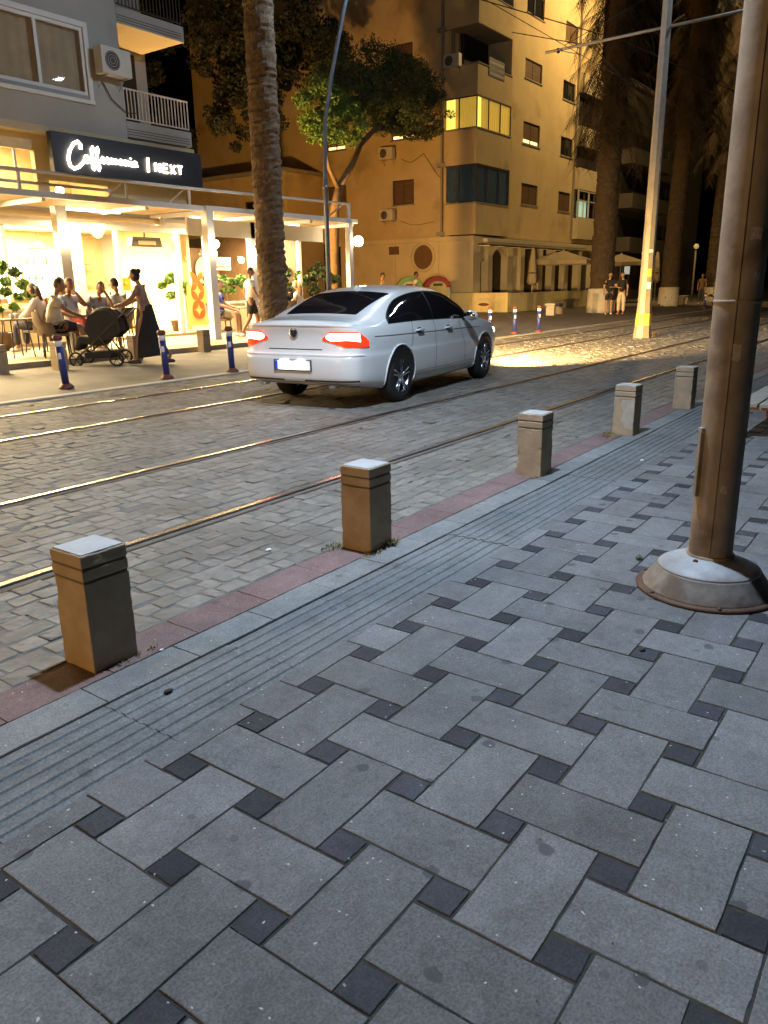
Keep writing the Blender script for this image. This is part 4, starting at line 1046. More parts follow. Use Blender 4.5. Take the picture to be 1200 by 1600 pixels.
for h in wh:
    f = hp('window', M_wframe, (h[0], h[1], 18.02, 18.10, h[2], h[2]+.08), (h[0], h[1], 18.02, 18.10, h[3]-.08, h[3]), (h[1]-.08, h[1], 18.02, 18.10, h[2]+.081, h[3]-.081), (11.65, 11.73, 18.02, 18.10, h[2]+.081, h[3]-.081), (10.2, 10.28, 18.02, 18.10, h[2]+.081, h[3]-.081))
    for a, b in ((h[0], 10.2), (10.28, 11.65), (11.73, h[1]-.08)): MB().box(a, b, 18.052, 18.06, h[2]+.08, h[3]-.08).build('pane', glassmat('house_glass', (.9, .9, .9), .16), f, world=True)
    G_ = [[(h[0]+(h[1]-h[0])*k/80, 18.17+.015*math.sin(k*1.1), z) for z in (h[2], h[3])] for k in range(81)]
    MB().grid(G_).build('blind', M_beige, f, world=True)
    hp('window_surround', M_wframe, (h[1]+.002, h[1]+.12, 17.97, 17.999, h[2]-.1, h[3]+.12), (h[0], h[1], 17.97, 17.999, h[3]+.002, h[3]+.12), (h[0], h[1]+.12, 17.94, 17.999, h[2]-.18, h[2]-.1))
ac_unit((13.52, 18.0, 6.47), 'y', 'white air conditioner beside the large window above the cafe', W=.86, H=.6)
mb = MB(); mb.tube([(13.3, 17.96, 6.4), (13.55, 17.96, 6.0), (13.95, 17.96, 5.75), (14.3, 17.95, 5.78)], .015, 6); mb.build('wall_cable', M_framed, H1, world=True)
# upper shop window band, lit from the room behind
mb = MB(); holed(mb, 'y', 18.3, .15, 2, 16.0, 3.3, 4.979, [(3, 11.45, 3.62, 4.62), (11.75, 13.4, 3.5, 4.0)]); mb.build('shop_upper_wall', M_warmwall, H1, world=True)
uw = hp('upper_window', M_wframe, *[(x, x+.05, 18.33, 18.38, 3.63, 4.61) for x in (5.4, 7.0, 8.5, 9.8, 10.95)], (3, 11.45, 18.33, 18.379, 4.12, 4.16))
MB().box(3, 11.44, 18.40, 18.41, 3.63, 4.61).build('pane', glassmat('shop_glass', (.96, .97, .97), .10), uw, world=True)
hp('upper_room', M_warmwall, (2, 16, 20.2, 20.3, 3.2, 4.95), (2, 2.1, 18.46, 20.19, 3.2, 4.95), (13.6, 13.7, 18.46, 20.19, 3.2, 4.95), (2, 15.9, 18.46, 20.19, 3.12, 3.19))
def globe(name, loc, r, label, power_mat, parent_mt=None):
    t = emp(name, label, 'lamp', loc); MB().ball((0, 0, 0), r, 16).build('globe', power_mat, t)
    return t
M_globe = mat('lit_globe', (1, .9, .7), .3, var=0, emit=(1, .76, .40), estr=E_GLOBE)
M_globehot = mat('lit_globe_bright', (1, .9, .7), .3, var=0, emit=(1, .80, .46), estr=E_GLOBE*1.5)
for x, y, z in ((9.4, 19.2, 4.35), (10.6, 19.0, 4.3), (7.6, 19.3, 4.4), (12.6, 19.2, 3.9)):
    t = globe('pendant_lamp', (x, y, z), .11, {9.4: 'pendant globe in the upper lit window, middle one', 10.6: 'pendant globe in the upper lit window nearest the sign', 7.6: 'pendant globe in the upper lit window farthest left', 12.6: 'pendant globe glowing below the dark sign'}[x], M_globe)
    MB().tube([(0, 0, .1), (0, 0, 4.95-z)], .006, 6).build('cord', M_wire, t)
# the sign
SG = emp('cafe_sign', 'long dark cafe sign with glowing white script lettering', 'sign', (13.9, 17.85, 4.1))
MB().box(11.62, 16.2, 17.8, 17.98, 4.12, 5.02).build('panel', M_signp, SG, world=True, bevel=.01)
def neon(pts, r=.022, name='letter'):
    r *= 1.35
    MB().tube([(x, 17.765, z) for x, z in pts], r, 8).build(name, M_neon, SG, world=True)
def arc(cx, cz, rx, rz, a0, a1, n=14): return [(cx+rx*math.cos(R(a0+(a1-a0)*k/n)), cz+rz*math.sin(R(a0+(a1-a0)*k/n))) for k in range(n+1)]
neon([(12.36, 4.70), (12.37, 4.80), (12.30, 4.86), (12.18, 4.80), (12.05, 4.63), (11.99, 4.45), (12.02, 4.30), (12.12, 4.24), (12.25, 4.29), (12.38, 4.40), (12.46, 4.48)], .028)
neon(arc(12.50, 4.49, .06, .075, 60, 420), .022)
for x in (12.66, 12.80): neon([(x-.08, 4.44), (x+.0, 4.60), (x+.05, 4.74), (x+.035, 4.79), (x, 4.74), (x-.01, 4.50), (x-.015, 4.30), (x+.01, 4.27), (x+.04, 4.33), (x+.02, 4.47), (x+.09, 4.50)], .024)
x = 12.93
for ch in 'eemania':
    if ch == 'e': neon([(x-.04, 4.48), (x+.05, 4.53), (x+.055, 4.57), (x+.02, 4.59), (x-.015, 4.53), (x, 4.47), (x+.04, 4.45), (x+.10, 4.50)], .018); x += .14
    elif ch == 'm': neon([(x-.02, 4.46), (x, 4.58), (x+.02, 4.47), (x+.05, 4.58), (x+.08, 4.57), (x+.09, 4.47), (x+.12, 4.58), (x+.15, 4.57), (x+.16, 4.47), (x+.20, 4.51)], .018); x += .24
    elif ch == 'n': neon([(x-.02, 4.46), (x, 4.58), (x+.02, 4.47), (x+.06, 4.58), (x+.09, 4.57), (x+.10, 4.47), (x+.14, 4.51)], .018); x += .17
    elif ch == 'i': neon([(x, 4.58), (x+.005, 4.48), (x+.03, 4.46), (x+.06, 4.51)], .018); neon([(x, 4.64), (x+.006, 4.65)], .02, 'letter_dot'); x += .08
    elif ch == 'a': neon(arc(x+.04, 4.525, .045, .055, 60, 350)+[(x+.09, 4.58), (x+.09, 4.48), (x+.13, 4.48)], .018); x += .17
neon([(14.34, 4.72), (14.32, 4.38)], .024, 'divider')
def block(x, strokes, w_=.15, z0=4.42, h=.20):
    for st in strokes: neon([(x+a*w_, z0+b*h) for a, b in st], .02)
block(14.56, [((0, 0), (0, 1)), ((0, 1), (1, 0)), ((1, 0), (1, 1))]); block(14.82, [((0, 0), (0, 1)), ((0, 1), (.9, 1)), ((0, .5), (.8, .5)), ((0, 0), (.9, 0))])
block(15.06, [((0, 0), (1, 1)), ((0, 1), (1, 0))]); block(15.31, [((0, 1), (1, 1)), ((.5, 1), (.5, 0))])

# ------------------------------------------------------------------ cafe terrace, canopy and room
M_deck = mat('terrace_deck', (.34, .27, .18), .7, var=.2, scale=3, bump=.003)
M_fabric = mat('canopy_fabric', (.50, .40, .25), .85, var=.1)
M_wood = mat('warm_wood', (.38, .22, .09), .6, var=.25, scale=5)
M_darkwood = mat('dark_wood', (.10, .06, .03), .6, var=.3, scale=5)
M_glass = glassmat('cafe_glass', (.97, .98, .97), .08)
terr = tag(MB().box(2, 19.6, 13.5, 17.1, .02, .2).box(2, 19.6, 17.101, 22.6, .02, .27).build('terrace', M_deck), kind='structure')
C = emp('cafe_canopy', 'white framed cafe canopy with rail along its roof edge', 'canopy', (13.7, 15, .2))
def cp(name, mt, *bs, bevel=0):
    mb = MB()
    for b in bs: mb.box(*b)
    return mb.build(name, mt, C, world=True, bevel=bevel)
cp('front_beam', M_wframe, (2, 13.58, 14.95, 15.05, 3.2, 3.32), bevel=.01); cp('front_beam', M_wframe, (13.84, 19.62, 14.95, 15.05, 3.22, 3.34), bevel=.01)
for k in range(9): cp('roof_panel', M_fabric, (2+1.28*k+.02, 2+1.28*(k+1), 15.06, 17.05, 3.235, 3.26))
for k in range(5): cp('roof_panel', M_fabric, (13.85+1.15*k+.02, 13.85+1.15*(k+1), 15.06, 17.05, 3.245, 3.27))
for x in (4.5, 7.0, 9.5, 12.0, 13.7, 15.6, 17.6, 19.5): cp('rafter', M_wframe, (x-.04, x+.04, 15.06, 17.05, 3.14, 3.232))
mb = MB(); mb.tube([(2, 16.2, 3.02), (13.2, 16.2, 3.02)], .07, 14); mb.build('awning_roller', M_fabric, C, world=True)
mb = MB(); mb.box(13.2, 13.3, 16.1, 16.3, 2.93, 3.11); mb.build('roller_bracket', M_wframe, C, world=True)
mb = MB(); mb.tube([(2, 15, 3.66), (13.4, 15, 3.68), (19.25, 15, 3.75)], .035, 10); mb.tube([(2, 15.5, 3.52), (11.4, 15.5, 3.52)], .03, 8); mb.build('roof_rail', M_wframe, C, world=True)
for x in (4.2, 6.6, 9.0, 11.45, 13.2, 16.3): cp('rail_post', M_wframe, (x-.025, x+.025, 14.98, 15.02, 3.33, 3.66)); 
for x in (11.4, 13.1, 16.2, 18.9): mb = MB(); mb.tube([(x, 15, 3.68), (x-.15, 15.5, 3.32)], .02, 8); mb.build('rail_brace', M_wframe, C, world=True)
cp('rail_post', M_wframe, (19.21, 19.29, 14.97, 15.04, 3.34, 3.78))
cp('column', M_wframe, (13.6, 13.82, 14.9, 15.1, .2, 3.33), bevel=.01); cp('column', M_wframe, (19.15, 19.32, 14.92, 15.08, .2, 3.22), bevel=.01)
cp('column', M_wframe, (9.95, 10.2, 15.4, 15.6, .2, 3.12), bevel=.01); cp('column', M_wframe, (16.05, 16.22, 15.9, 16.1, .2, 3.14), bevel=.01); cp('column', M_wframe, (6.0, 6.2, 15.4, 15.6, .2, 3.12))
cp('valance', M_wframe, (13.85, 19.1, 15.9, 15.96, 2.72, 3.13))
# glazed front
GF = emp('glass_front', 'white framed glass front of the cafe with open door bay', 'shopfront', (14, 17.2, .27))
def gp(name, mt, *bs, bevel=0, parent=None):
    mb = MB()
    for b in bs: mb.box(*b)
    return mb.build(name, mt, parent or GF, world=True, bevel=bevel)
gp('header', M_wframe, (2, 19.5, 17.12, 17.28, 2.84, 3.1))
for x0, x1 in ((4, 4.08), (7.2, 7.28), (9.7, 9.78), (11.42, 11.66), (12.62, 12.70), (14.45, 14.60), (15.5, 15.78), (17.28, 17.36), (19.38, 19.5)): gp('post', M_wframe, (x0, x1, 17.14, 17.26, .27, 2.84))
for a, b in ((4.08, 7.2), (7.28, 9.7), (9.78, 11.42), (11.66, 12.62), (14.6, 15.5)): gp('pane', M_glass, (a, b, 17.195, 17.205, 1.12 if b < 11.5 else .32, 2.83))
gp('low_panel', M_warmwall, (2, 11.41, 17.15, 17.25, .275, 1.0)); gp('transom', M_wframe, (2, 11.41, 17.13, 17.27, 1.002, 1.08))
gp('rail', M_wframe, (15.79, 19.37, 17.15, 17.25, 1.0, 1.06)); gp('low_panel', M_warmwall, (15.79, 19.37, 17.17, 17.23, .275, .998))
# banner with orange petals on the pane
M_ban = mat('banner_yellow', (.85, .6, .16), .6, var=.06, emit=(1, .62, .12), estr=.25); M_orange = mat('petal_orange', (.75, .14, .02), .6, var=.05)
bn = emp('petal_banner', 'pale yellow banner printed with orange four-petal flowers', 'banner', (15.05, 17.1, .5)); 
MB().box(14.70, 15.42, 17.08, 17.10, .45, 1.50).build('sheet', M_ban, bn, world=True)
for cx, cz in ((15.06, 1.62), (15.06, 1.12), (15.06, .62)):
    for a in (45, 135, 225, 315):
        if cz > 1.5 and a > 180 and False: continue
        d = Vector((math.cos(R(a)), math.sin(R(a)))); n_ = Vector((-d.y, d.x)); P_ = []
        for k in range(9): s = k/8; P_.append((cx+d.x*.36*s*.9+n_.x*.085*math.sin(math.pi*s), cz+d.y*.36*s+n_.y*.085*math.sin(math.pi*s)))
        for k in range(7, 0, -1): s = k/8; P_.append((cx+d.x*.36*s*.9-n_.x*.085*math.sin(math.pi*s), cz+d.y*.36*s-n_.y*.085*math.sin(math.pi*s)))
        if min(p[1] for p in P_) < .44: continue
        mb = MB(); mb.prism(P_, 17.068, 17.076, 'y'); mb.build('petal', M_orange, bn, world=True)
# room
CR = emp('cafe_room', 'bright cream cafe interior behind the glass front', 'room', (12, 20, .27))
def rp(name, mt, *bs, bevel=0):
    mb = MB()
    for b in bs: mb.box(*b)
    return mb.build(name, mt, CR, world=True, bevel=bevel)
mb = MB(); holed(mb, 'y', 22.5, .15, 2, 19.5, .27, 3.1, [(16.0, 16.9, .5, 2.6), (17.3, 18.2, .5, 2.6), (18.6, 19.3, .4, 2.6)]); mb.build('back_wall', M_warmwall, CR, world=True)
rp('end_wall', M_darkwood, (19.4, 19.5, 17.3, 22.49, .27, 3.1)); rp('ceiling', M_warmwall, (2, 19.39, 17.29, 22.49, 3.11, 3.2)); rp('left_wall', M_warmwall, (2, 2.1, 17.3, 22.49, .27, 3.1))
rp('back_yard', M_darkroom, (15, 19.6, 22.9, 23, .2, 3.1))
rp('lit_panel', M_tileglow, (11.6, 14.3, 22.40, 22.47, 1.25, 2.6)); rp('ceiling_strip', M_tileglow, (3, 14.5, 18.6, 18.75, 3.06, 3.105)); rp('ceiling_strip', M_tileglow, (3, 14.5, 20.8, 20.95, 3.06, 3.105)); rp('ceiling_strip', M_tileglow, (15.9, 19.0, 18.3, 18.42, 3.06, 3.105))
rp('partition', M_warmwall, (15.55, 15.75, 18.2, 21.0, .27, 3.1)); rp('counter', M_wood, (9, 14.5, 20.2, 20.7, .27, 1.25)); rp('counter_top', M_wframe, (8.95, 14.55, 20.1, 20.8, 1.252, 1.3))
rp('dark_panel', M_darkwood, (16.0, 17.4, 20.6, 20.7, .3, 2.7), (17.9, 19.2, 20.6, 20.7, .3, 2.7))
for x in (15.85, 17.45, 17.75): rp('cream_pier', M_warmwall, (x, x+.12, 20.5, 20.6, .27, 3.1))
for x0, z0, w_, h_, lb, mt in ((9.2, 1.7, .9, .7, 'framed menu board left of the lit panel', M_darkwood), (10.4, 1.6, .6, .9, 'framed poster beside the lit panel', M_wood), (14.75, 1.6, .5, .8, 'framed poster right of the lit panel', M_darkwood)):
    t = emp('wall_picture', lb, 'picture', (x0, 22.44, z0)); MB().box(0, w_, -.02, 0, 0, h_).build('frame', mt, t); MB().box(.05, w_-.05, -.026, -.021, .05, h_-.05).build('sheet', M_fabric, t)
for k, (zz, lb) in enumerate(((1.75, 'lower bottle shelf behind the counter'), (2.2, 'upper bottle shelf behind the counter'))):
    t = emp('bottle_shelf', lb, 'shelf', (12.0, 21.9, zz)); MB().box(-.1, 3.0, -.15, .15, -.03, 0).build('board', M_wood, t)
    for j in range(14):
        r_ = random.uniform(.03, .045); hh = random.uniform(.18, .32); MB().lathe([(r_, 0), (r_, hh*.6), (r_*.4, hh*.8), (r_*.4, hh)], 10, (.05+.2*j, 0, 0)).build('bottle', random.choice([M_darkwood, M_ochre, M_bluecur, M_brown, M_wframe]), t)
for k, (x0, y0, lb) in enumerate(((10.6, 19.0, 'yellow pendant shade left of the door bay'), (11.9, 19.4, 'yellow pendant shade near the door bay'), (8.8, 19.0, 'yellow pendant shade over the left tables'))):
    t = emp('hanging_lamp', lb, 'lamp', (x0, y0, 2.45)); MB().lathe([(.22, 0), (.18, .1), (.06, .2), (.02, .22)], 20).build('shade', M_ychair2, t); MB().ball((0, 0, .04), .05, 10).build('bulb', M_globe, t); MB().tube([(0, 0, .2), (0, 0, .65)], .006, 6).build('cord', M_wire, t)
t = emp('green_flag', 'small green half-round pennant under the canopy', 'pennant', (11.75, 16.9, 2.6)); MB().prism([(.0, .35), (.42, .35), (.42, .2), (.3, .04), (.15, 0), (.04, .1)], -.01, .01, 'y').build('cloth', M_bing2, t)
# speaker cabinet on the counter
t = emp('speaker_cabinet', 'grey speaker cabinet with black cone behind the diners', 'speaker', (12.9, 20.3, 1.3)); MB().box(-.25, .25, -.2, .2, 0, .75).build('cabinet', M_acw, t, bevel=.01)
mb = MB(); V = [(.15*math.cos(2*math.pi*k/24), -.204, .42+.15*math.sin(2*math.pi*k/24)) for k in range(24)]; mb.add(V, [tuple(range(24))]); mb.build('cone', M_black, t)
# infrared heater under the canopy
t = emp('patio_heater', 'dark infrared heater hanging in the cafe door bay', 'heater', (13.85, 17.6, 2.62)); MB().prism([(-.5, -.12), (.5, -.12), (.44, .12), (-.44, .12)], -.1, .1, 'y').build('housing', mat('heater_grey', (.09, .08, .07), .5), t, bevel=.01)
MB().box(-.28, .28, -.105, -.1, -.07, .03).build('reflector', M_warmwall, t); MB().tube([(0, 0, .12), (0, 0, .48)], .025, 8).build('bracket', M_housing, t)
# split air conditioner indoors
t = emp('indoor_air_conditioner', 'white slatted air conditioner on the wall above the plants', 'air conditioner', (17.3, 18.6, 1.95)); MB().box(-.42, .42, -.12, .12, 0, .38).build('casing', M_wframe, t, bevel=.02)
for k in range(3): MB().box(-.34, .34, -.125, -.121, .10+.08*k, .14+.08*k).build('slat', M_housing, t)
# lamps
for nm, loc, r, lb in (('wall_lamp', (13.72, 14.80, 2.45), .10, 'dazzling globe lamp on the white canopy column'), ('wall_lamp', (16.14, 15.8, 2.3), .10, 'globe lamp just right of the palm trunk'), ('wall_lamp', (19.55, 14.9, 2.72), .15, 'big round globe lamp at the end of the canopy'),
                       ('wall_lamp', (15.64, 17.0, 2.35), .12, 'bright globe lamp on the pier beside the indoor plants'), ('wall_lamp', (10.08, 15.30, 2.55), .10, 'globe lamp on the canopy column behind the diners'), ('wall_lamp', (17.9, 18.2, 2.25), .09, 'globe lamp inside the cafe left of the palm trunk')):
    t = globe(nm, loc, r, lb, M_globehot); MB().tube([(0, 0, .05), (0, r+.06, .1)], .018, 8).build('bracket', M_housing, t)
t = emp('round_wall_mirror', 'pale round disc on the dark cafe wall', 'wall disc', (18.35, 20.45, 2.0)); MB().ball((0, 0, 0), (.33, .03, .42), 24).build('disc', M_fabric, t)
t = emp('crescent_ornament', 'dark crescent ornament high beside the brightest lamp', 'ornament', (14.6, 16.2, 2.75)); MB().tube([(.0, 0, .22), (.1, 0, .12), (.13, 0, 0), (.1, 0, -.12), (0, 0, -.22)], [.01, .03, .035, .03, .01], 8).build('crescent', M_darkwood, t)
MB().tube([(.14, 0, 0), (.3, 0, 0)], .02, 8).build('stem', M_darkwood, t)
t = emp('assumed_side_lamp', 'assumed sodium wall lamp on the cafe end wall facing the side street', 'lamp', (19.75, 20.5, 3.0)); MB().ball((.1, 0, 0), .14, 14).build('globe', M_sodlens, t); MB().tube([(-.25, 0, .05), (.1, 0, .08)], .02, 8).build('bracket', M_housing, t)  # assumed lamp, unseen behind the canopy, added to light the ochre side wall
d = bpy.data.lights.new('assumed_side_light', 'POINT'); d.energy = P_SIDE; d.color = SODIUM_SIDE; d.shadow_soft_size = .2; o = bpy.data.objects.new('assumed_side_light', d); COL.objects.link(o); o.parent = t; o.location = (.5, 0, 0)
# strip lamps added under the canopy to light the diners and floor
for x0 in (4.0, 7.4, 10.8, 14.6, 17.2):
    cp('added_strip_lamp', M_tileglow, (x0, x0+1.6, 16.55, 16.65, 3.17, 3.23))
    d = bpy.data.lights.new('canopy_fill_light', 'AREA'); d.shape = 'RECTANGLE'; d.size = 1.6; d.size_y = .1; d.energy = P_CANOPY; d.color = WARM; o = bpy.data.objects.new('canopy_fill_light', d); COL.objects.link(o); o.location = (x0+.8, 16.6, 3.15); o.rotation_euler = (R(-18), 0, 0); o.parent = C; o.matrix_parent_inverse = C.matrix_basis.inverted()
# interior fill from the ceiling strips is carried by these two area lamps in the same fittings
for x0, y0, sx in ((8.5, 18.67, 10), (8.5, 20.87, 10), (17.4, 18.36, 3)):
    d = bpy.data.lights.new('ceiling_light', 'AREA'); d.shape = 'RECTANGLE'; d.size = sx; d.size_y = .12; d.energy = P_CEIL*sx/10; d.color = WARM; o = bpy.data.objects.new('ceiling_light', d); COL.objects.link(o); o.location = (x0, y0, 3.05); o.parent = CR; o.matrix_parent_inverse = CR.matrix_basis.inverted()
d = bpy.data.lights.new('upper_room_light', 'AREA'); d.shape = 'RECTANGLE'; d.size = 7; d.size_y = .8; d.energy = P_UP; d.color = WARM; o = bpy.data.objects.new('upper_room_light', d); COL.objects.link(o); o.location = (8, 19.3, 4.9); o.parent = H1; o.matrix_parent_inverse = H1.matrix_basis.inverted()
# assumed third LED lamp on the near pavement, out of view, mirrored in the big window
t = emp('street_lamp', 'assumed street lamp on the near pavement far to the right', 'street lamp', (22.6, 1.0, 0))
MB().tube([(0, 0, 0), (0, 0, 5), (0, .1, 8.5), (0, .7, 10), (0, 1.35, 10.35)], [.09, .08, .06, .05, .04], 12).build('post', M_lamp, t)
hd = MB().obox((0, 1.6, 10.38), (.3, .7, .1)).build('lantern', M_housing, t, bevel=.02); MB().obox((0, 1.6, 10.32), (.24, .6, .02)).build('lens', mat('led_lens_hot', (.9, .95, 1), .2, emit=(.8, .9, 1), estr=120), hd)
area_lamp('assumed_third_led', (22.6, 2.6, 10.28), (22.4, 2.7, 0), P_THIRD, LED, .3, 160, t)
# ------------------------------------------------------------------ people
def skin_geo(J, E, Rr, root=0, sub=1):
    me = bpy.data.meshes.new('tmp'); me.from_pydata([tuple(p) for p in J], E, []); o = bpy.data.objects.new('tmp', me); COL.objects.link(o)
    md = o.modifiers.new('s', 'SKIN'); md.use_smooth_shade = True; md.branch_smoothing = .6
    for i, r_ in enumerate(Rr): me.skin_vertices[0].data[i].radius = (r_, r_) if not hasattr(r_, '__len__') else r_
    for i in range(len(J)): me.skin_vertices[0].data[i].use_root = (i == root)
    s_ = o.modifiers.new('u', 'SUBSURF'); s_.levels = sub; s_.render_levels = sub
    bpy.context.view_layer.update(); dg = bpy.context.evaluated_depsgraph_get(); m2 = o.evaluated_get(dg).to_mesh()
    V = [tuple(v.co) for v in m2.vertices]; F = [tuple(p.vertices) for p in m2.polygons]; o.evaluated_get(dg).to_mesh_clear(); bpy.data.objects.remove(o); bpy.data.meshes.remove(me)
    return V, F
STAND = dict(pel=(0, 0, .93), spi=(0, 0, 1.10), che=(0, 0, 1.30), nec=(0, 0, 1.46), hea=(.02, 0, 1.60),
             shL=(0, .17, 1.40), elL=(-.02, .23, 1.13), wrL=(.06, .23, .90), haL=(.09, .22, .80), shR=(0, -.17, 1.40), elR=(-.02, -.23, 1.13), wrR=(.06, -.23, .90), haR=(.09, -.22, .80),
             hiL=(0, .09, .88), knL=(.03, .10, .49), anL=(-.01, .10, .09), toL=(.13, .11, .03), hiR=(0, -.09, .88), knR=(.03, -.10, .49), anR=(-.01, -.10, .09), toR=(.13, -.11, .03))
SIT = dict(pel=(0, 0, .53), spi=(-.03, 0, .70), che=(-.06, 0, .90), nec=(-.04, 0, 1.07), hea=(.0, 0, 1.21),
           shL=(-.06, .17, 1.0), elL=(.06, .25, .76), wrL=(.30, .17, .68), haL=(.39, .14, .67), shR=(-.06, -.17, 1.0), elR=(.06, -.25, .76), wrR=(.30, -.17, .68), haR=(.39, -.14, .67),
           hiL=(.02, .10, .52), knL=(.43, .15, .52), anL=(.44, .16, .10), toL=(.58, .17, .04), hiR=(.02, -.10, .52), knR=(.43, -.15, .52), anR=(.44, -.16, .10), toR=(.58, -.17, .04))
NAMES = list(STAND.keys()); IX = {k: i for i, k in enumerate(NAMES)}
EDG = [('pel', 'spi'), ('spi', 'che'), ('che', 'nec'), ('che', 'shL'), ('shL', 'elL'), ('elL', 'wrL'), ('wrL', 'haL'), ('che', 'shR'), ('shR', 'elR'), ('elR', 'wrR'), ('wrR', 'haR'), ('pel', 'hiL'), ('hiL', 'knL'), ('knL', 'anL'), ('anL', 'toL'), ('pel', 'hiR'), ('hiR', 'knR'), ('knR', 'anR'), ('anR', 'toR'), ('nec', 'hea')]
RAD = dict(pel=.135, spi=.12, che=.135, nec=.055, hea=.05, shL=.068, elL=.043, wrL=.028, haL=.028, shR=.068, elR=.043, wrR=.028, haR=.028, hiL=.095, knL=.06, anL=.038, toL=.035, hiR=.095, knR=.06, anR=.038, toR=.035)
def lerp(a, b, t): return tuple(a[i]+(b[i]-a[i])*t for i in range(3))
def person(label, loc, rz, base=STAND, mods=None, shirt=('shirt', (.6, .58, .52)), bottom=('shorts', (.02, .02, .025)), skin=(.42, .24, .15), hair=(.02, .014, .01), hstyle='short', scale=1.0, sleeve=.68, shoes=(.5, .48, .45), head_yaw=0, group=None, stout=1.0):
    P = dict(base); P.update(mods or {}); key = label
    ms = mat('skin_%d' % (int(skin[0]*1000)), skin, .55, var=.08); mh = mat('hair_%d' % int(hair[0]*1000+hair[1]*100000), hair, .6, var=.3, scale=30); mc = mat('cloth_%s_%.2f_%.2f_%.2f' % (shirt[0], *shirt[1]), shirt[1], .85, var=.12, scale=9); mb_ = mat('cloth_%s_%.2f_%.2f_%.2f' % (bottom[0], *bottom[1]), bottom[1], .85, var=.12, scale=9)
    mdark = mat('eye_dark', (.012, .01, .01), .3); mlip = mat('lips', (.30, .11, .09), .5)
    t = emp('person', label, 'person', loc, rz, group); t.scale = (scale,)*3
    V, F = skin_geo([P[k] for k in NAMES], [(IX[a], IX[b]) for a, b in EDG], [RAD[k]*(stout if k in ('pel', 'spi', 'che') else 1) for k in NAMES], IX['pel'])
    b = MB(); b.add(V, F, 0, True)
    # hands: palm and five fingers each
    for s_ in 'LR':
        w_, h_ = Vector(P['wr'+s_]), Vector(P['ha'+s_]); d = (h_-w_).normalized(); side = d.cross(Vector((0, 0, 1))); side = side.normalized() if side.length > .1 else Vector((0, 1, 0)); nrm = side.cross(d)
        b.tube([w_, w_+d*.05, w_+d*.095], [.022, .034, .03], 8, 0, flat=.6)
        for k in range(4):
            o_ = side*(-.024+.016*k); f0 = w_+d*.085+o_; l_ = (.062, .075, .07, .055)[k]
            b.tube([f0, f0+d*l_*.55-nrm*.006, f0+d*l_*.9-nrm*.026], [.0088, .008, .006], 6)
        th = w_+d*.03-side*.026; b.tube([th, th+d*.03-side*.018, th+d*.058-side*.018-nrm*.012], [.011, .0095, .007], 6)
    # head
    hc = Vector(P['hea'])+Vector((.012, 0, .02)); Rh = Matrix.Rotation(head_yaw, 3, 'Z')
    hb = MB(); hb.ball((0, 0, 0), (.093, .074, .118), 20)
    HV = []
    for (x, y, z) in hb.v:
        if z < -.02: k = 1+(z+.02)*2.6; y *= k; x = x*(1+(z+.02)*.8) if x < 0 else x*(1+(z+.02)*.5)
        HV.append((x, y, z))
    hb.v = HV
    b.add([tuple(Rh @ Vector(p)+hc) for p in hb.v], hb.f, 0, True)
    nb = MB(); nb.tube([(.086, 0, .018), (.104, 0, -.018), (.112, 0, -.034), (.09, 0, -.042)], [.008, .012, .014, .008], 8)
    for s_ in (-1, 1): nb.ball((-.005, s_*.076, -.005), (.02, .01, .032), 8); nb.ball((.078, s_*.03, .012), (.012, .015, .008), 8, 1); nb.ball((.083, s_*.03, .032), (.008, .020, .004), 8, 1)
    nb.ball((.084, 0, -.068), (.009, .024, .006), 8, 2)
    base_i = len(b.v); b.v += [tuple(Rh @ Vector(p)+hc) for p in nb.v]; b.f += [tuple(i+base_i for i in f) for f in nb.f]; b.m += nb.m; b.sm += nb.sm
    body = b.build('body', [ms, mdark, mlip], t, fixn=False)
    # hair
    h = MB(); h.ball((0, 0, 0), (.102, .083, .125), 20); keep = []
    for f in h.f:
        c = sum((Vector(h.v[i]) for i in f), Vector())/len(f)
        lim = -.055 if c.x < -.03 else (.03 if c.x < .04 else .068)
        if hstyle != 'short': lim = -.10 if c.x < -.0 else (.02 if c.x < .04 else .07)
        if c.z > lim: keep.append(f)
    hv = MB(); hv.add([tuple(Rh @ Vector(p)+hc) for p in h.v], keep, 0, True)
    if hstyle == 'long':
        q = hc+Rh @ Vector((-.06, 0, .0)); hv.tube([q+Rh @ Vector((-.01, 0, .05)), q+Rh @ Vector((-.045, 0, -.06)), q+Rh @ Vector((-.075, 0, -.20)), q+Rh @ Vector((-.07, 0, -.33))], [.06, .065, .055, .02], 10)
    if hstyle == 'bun': q = hc+Rh @ Vector((-.08, 0, .075)); hv.ball(tuple(q), .048, 12)
    hv.build('hair', mh, t, fixn=False)
    # clothes
    if shirt:
        lo_ = lerp(P['pel'], P['spi'], -.42); js = [lo_, P['spi'], P['che'], lerp(P['che'], P['nec'], .72)]; ed = [(0, 1), (1, 2), (2, 3)]; rr = [.176*stout, .155*stout, .155*stout, .075]
        for s_ in 'LR':
            k = len(js); js += [P['sh'+s_], lerp(P['sh'+s_], P['el'+s_], sleeve)]; ed += [(2, k), (k, k+1)]; rr += [.09, .082]
            if sleeve > .9: js.append(lerp(P['el'+s_], P['wr'+s_], .85)); ed.append((k+1, k+2)); rr.append(.05)
        V, F = skin_geo(js, ed, rr, 0); MB().add(V, F, 0, True).build(shirt[0], mc, t, fixn=False)
